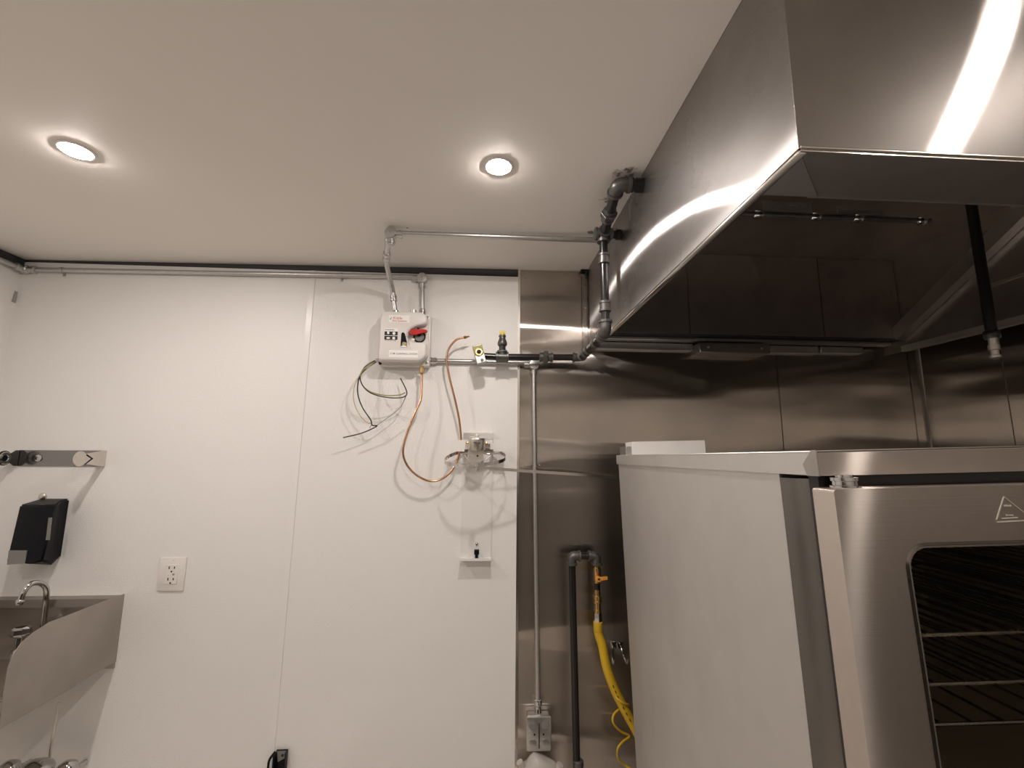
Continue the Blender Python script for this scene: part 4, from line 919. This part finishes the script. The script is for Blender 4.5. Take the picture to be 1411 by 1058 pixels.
# plumbing below
pb = at(48, 1052, YW-.10)
tr = thing('sink_trap', 'chrome drain trap and stop valves under the hand sink', 'plumbing', (pb.x, YW, .35))
b = bm_new(); tube(b, catmull([at(81, 968, YW-.06), at(76, 1000, YW-.06), at(70, 1030, YW-.055), at(68, 1060, YW-.05)], 5), .0035, 8); obj('supply_tube', b, 'nickel', tr)
dcx = (x0_+x1_)/2
b = bm_new(); lathe(b, (pb.x, pb.y, pb.z-.030), Z, [(0, .05), (.012, .050), (.020, .046), (.032, .030), (.040, .012), (.042, .002)], 22); obj('trap_cap', b, 'chrome', tr)
b = bm_new(); tube(b, fillet([(pb.x, pb.y, pb.z-.02), (pb.x, pb.y, pb.z-.16), (pb.x, YW-.001, pb.z-.16)], .05), .018, 14); obj('drain_pipe', b, 'chrome', tr)
for px in (13, 93):
    c = at(px, 1056, YW-.075); b = bm_new(); lathe(b, c-V((0, 0, .03)), V((.1, -.2, 1)), [(0, .014), (.008, .026), (.022, .031), (.036, .027), (.046, .016), (.051, .006), (.052, .001)], 18); k_ = obj('stop_knob', b, 'chrome', tr)
    b = bm_new(); tube(b, [c-Z*.02, V((c.x, YW-.0005, c.z-.03))], .008, 10); sub('valve_stem', b, 'chrome', k_, tr)

# ------------------------------------------------------------------ soap dispenser
s_tr, s_br = at(94, 687, YW), at(84, 768, YW)
DPR = .095
sx1 = (s_tr.x+s_br.x)/2+.002; sx0 = at(8, 740, YW-DPR).x; sz1 = s_tr.z; sz0 = at(20, 779, YW-DPR).z
dsp = thing('soap_dispenser', 'black wall dispenser with grey push pad above the sink', 'dispenser', ((sx0+sx1)/2, YW, sz0))
fx1 = at(60, 740, YW-DPR).x
b = bm_new()
z_b0 = s_br.z
def yz(x): return 0
bot = [(sx0+.006, YW-.001, z_b0+.02), (sx1, YW-.001, z_b0), (sx1, YW-.03, z_b0-.012), (fx1+.004, YW-DPR+.004, sz0+.012), (fx1-.03, YW-DPR-.004, sz0), (sx0, YW-DPR+.012, sz0+.006)]
top = [(sx0+.006, YW-.001, sz1), (sx1, YW-.001, sz1), (sx1, YW-.03, sz1-.003), (fx1+.012, YW-DPR+.018, sz1-.012), (fx1-.03, YW-DPR+.008, sz1-.014), (sx0+.004, YW-DPR+.022, sz1-.014)]
vb_ = [b.verts.new(p) for p in bot]; vt = [b.verts.new(p) for p in top]; n = 6
b.faces.new(list(reversed(vb_))); b.faces.new(vt)
for i in range(n): b.faces.new((vb_[i], vb_[(i+1) % n], vt[(i+1) % n], vt[i]))
bmesh.ops.recalc_face_normals(b, faces=b.faces)
bmesh.ops.bevel(b, geom=[e for e in b.edges if not all(v.co.y > YW-.01 for v in e.verts)], offset=.006, segments=3, affect='EDGES'); obj('body', b, 'black', dsp, 50)
b = bm_new(); A, B, C_, D_ = [at(x, y, YW-DPR-.003) for x, y in ((12, 758.5), (36, 758.5), (34, 776.5), (9.5, 778))]
prism(b, [A, B, C_, D_], (0, 0, 0), (0, .006, 0)); obj('push_pad', b, 'grey_plastic', dsp, 0)
# level window on the right flank
fA, fB2 = V((sx1-.002, YW-.034, 0)), V((fx1+.010, YW-DPR+.010, 0)); fd = (fB2-fA).normalized(); fn = V((-fd.y, fd.x, 0))
if fn.dot(V((0, 0, 0))-fA) < 0: fn = -fn
def onflank(px, py, lift):
    d = ray(px, py); p0 = fA+fn*lift; t = (p0.x*fn.x+p0.y*fn.y)/(d.x*fn.x+d.y*fn.y); return V((d.x*t, d.y*t, d.z*t+CAMZ))
b = bm_new(); prism(b, [onflank(x, y, .0050) for x, y in ((69.0, 713), (72, 713), (68.7, 744), (65.2, 744))], (0, 0, 0), -fn*.004); obj('level_window', b, 'grey_plastic', dsp, 0)
b = bm_new(); c = at(60, 683.5, YW); lathe(b, (c.x, YW-.0005, c.z), -Y, [(0, .012), (.006, .012), (.009, .009), (.010, .002)], 16); obj('mount_knob', b, 'nickel', dsp)

# ------------------------------------------------------------------ roll holder on the wall
c0, c1 = at(29, 620, YW-.004), at(143, 642.5, YW-.004)
rh = thing('roll_holder', 'polished chrome paper roll holder with two arms above the black dispenser', 'holder', ((c0.x+c1.x)/2, YW, c1.z))
e_ = (c0.z+c1.z)/2; hh_ = (c0.z-c1.z)/2
b = bm_new(); box(b, (c0.x, YW-.005, c1.z), (c1.x, YW-.0004, c0.z), .001); bp = obj('back_plate', b, 'dimmed_chrome', rh)
q = at(53, 631, YW-.006); b = bm_new(); lathe(b, (q.x, YW-.0052, e_), -Y, [(0, .013), (.003, .012), (.005, .006), (.0045, .001)], 18); sub('screw', b, 'chrome', bp, rh)
def arm(xa, px_end, lbl):
    ye = atX(px_end, 632, xa).y; R_ = .026; zc_ = e_
    poly = [(YW-.0005, zc_+hh_), (YW-.02, zc_+hh_*.96), (ye+.022, zc_+.017)]
    poly += [(ye+R_*math.cos(math.radians(a)), zc_+R_*math.sin(math.radians(a))) for a in range(40, 325, 15)]
    poly += [(ye+.022, zc_-.017), (YW-.02, zc_-hh_*.96), (YW-.0005, zc_-hh_)]
    b = bm_new(); prism(b, [(xa, y, z) for y, z in poly], (-.0015, 0, 0), (.0015, 0, 0)); a_ = obj('arm', b, 'nickel' if lbl else 'dimmed_chrome', rh, 0)  # one arm pale, one dark: differing reflections put into the metal colour
    b = bm_new(); lathe(b, (xa-.010, ye, zc_), X, [(0, .013), (.0085, .014), (.0118, .014), (.0122, .006), (.0125, .001)] if lbl else [(0, .016), (.009, .016), (.014, .022), (.016, .020), (.016, .012), (.013, .010)], 20); sub('boss', b, 'nickel' if lbl else 'chrome', a_, rh)
    if lbl:
        yn = atX(128, 632, xa).y; y2 = atX(118, 632, xa).y
        b = bm_new(); prism(b, [(xa, yn, zc_), (xa, y2, zc_+.016), (xa, y2-.002, zc_+.011), (xa, (yn*2+y2)/3, zc_), (xa, y2-.006, zc_-.020), (xa, y2-.001, zc_-.021)], (.0016, 0, 0), (.0020, 0, 0)); sub('notch', b, 'black', a_, rh, 0)
    else:
        b = bm_new(); lathe(b, (xa+.0032, ye, zc_), X, [(0, .0098), (.001, .0095)], 16); sub('bore', b, 'black', a_, rh)
arm(c1.x, 110, True); arm(c0.x-.003, 5, False)

# ------------------------------------------------------------------ wall outlet
w0, w1 = at(221.5, 768, YW-.004), at(252.5, 814, YW-.004)
go = thing('wall_outlet', 'white outlet plate with two sockets on the white wall', 'outlet', ((w0.x+w1.x)/2, YW, w1.z))
b = bm_new(); box(b, (w0.x, YW-.006, w1.z), (w1.x, YW-.0003, w0.z), .002, 2); obj('plate', b, 'white_plastic', go)
wc = V(((w0.x+w1.x)/2, YW-.006, (w0.z+w1.z)/2)); ww, wh = w1.x-w0.x, w0.z-w1.z
b = bm_new(); box(b, (wc.x-ww*.235, YW-.0085, wc.z-wh*.29), (wc.x+ww*.235, YW-.0058, wc.z+wh*.29), .001); gf = obj('socket_face', b, 'white_plastic', go)
b = bm_new()
for sz in (.17, -.17):
    for sx, hgt in ((-.10, .040), (.10, .033)): box(b, (wc.x+ww*sx-.0018, YW-.0089, wc.z+wh*(sz+.03)-wh*hgt), (wc.x+ww*sx+.0018, YW-.0084, wc.z+wh*(sz+.03)+wh*hgt))
    lathe(b, (wc.x, YW-.0084, wc.z+wh*(sz-.085)), -Y, [(0, .0032), (.0005, .003)], 10)
sub('slots', b, 'ink', gf, go, 0)
for sx in (-.09, .09):
    b = bm_new(); box(b, (wc.x+ww*sx-.004, YW-.0095, wc.z-.003), (wc.x+ww*sx+.004, YW-.0084, wc.z+.003), .0004); sub('button', b, 'wire_grey' if sx > 0 else 'white_plastic', gf, go)
for sz in (.42, -.42):
    b = bm_new(); lathe(b, (wc.x, YW-.0058, wc.z+wh*sz), -Y, [(0, .0034), (.0012, .003), (.0014, .001)], 10); obj('screw', b, 'white_plastic', go)

# ------------------------------------------------------------------ black rail at the foot of the panel joint
m0, m1 = at(372, 1037, YW-.02), at(391.5, 1058, YW-.02)
bk = thing('wall_rail', 'black steel rail end at the bottom of the white panel joint', 'rail', ((m0.x+m1.x)/2, YW, m1.z-.3))
mz = m0.z
b = bm_new(); box(b, (m0.x+.016, YW-.008, m1.z-.3), (m1.x+.002, YW-.003, mz)); box(b, (m0.x+.014, YW-.030, m1.z-.3), (m0.x+.018, YW-.003, mz-.004)); box(b, (m1.x, YW-.024, m1.z-.3), (m1.x+.003, YW-.003, mz)); obj('channel', b, 'black', bk, 0)
b = bm_new(); prism(b, [(m0.x+.018, YW-.0085, mz-.002), (m1.x, YW-.0085, mz-.002), (m1.x, YW-.0085, mz-.022), (m0.x+.024, YW-.0085, mz-.036)], (0, 0, 0), (0, .0007, 0)); obj('end_tab', b, 'grey_plastic', bk, 0)
b = bm_new(); lathe(b, (m0.x+.038, YW-.0084, mz-.016), -Y, [(0, .005), (.001, .0045)], 10); obj('screw_hole', b, 'blackmatte', bk)
b = bm_new(); tube(b, fillet([(m0.x+.012, YW-.006, mz-.005), (m0.x-.002, YW-.02, mz-.022), (m0.x-.004, YW-.026, m1.z-.3)], .01), .004, 8); obj('side_rod', b, 'black', bk)

# small slotted hook on the left side wall
sp3 = atX(20, 409, XL); b = bm_new(); obox(b, V((XL+.0015, sp3.y, sp3.z)), V((0, .12, 1)).normalized(), X, V((0, 1, -.12)).normalized(), .022, .0012, .006, .001)
tag(obj('wall_slot', b, 'wire_grey'), 'small grey slotted clip on the left side wall near the corner', 'clip')

scene.cycles.max_bounces = 10
scene.cycles.diffuse_bounces = 5
scene.cycles.glossy_bounces = 6
scene.cycles.use_denoising = True
scene.cycles.sample_clamp_indirect = 6.0
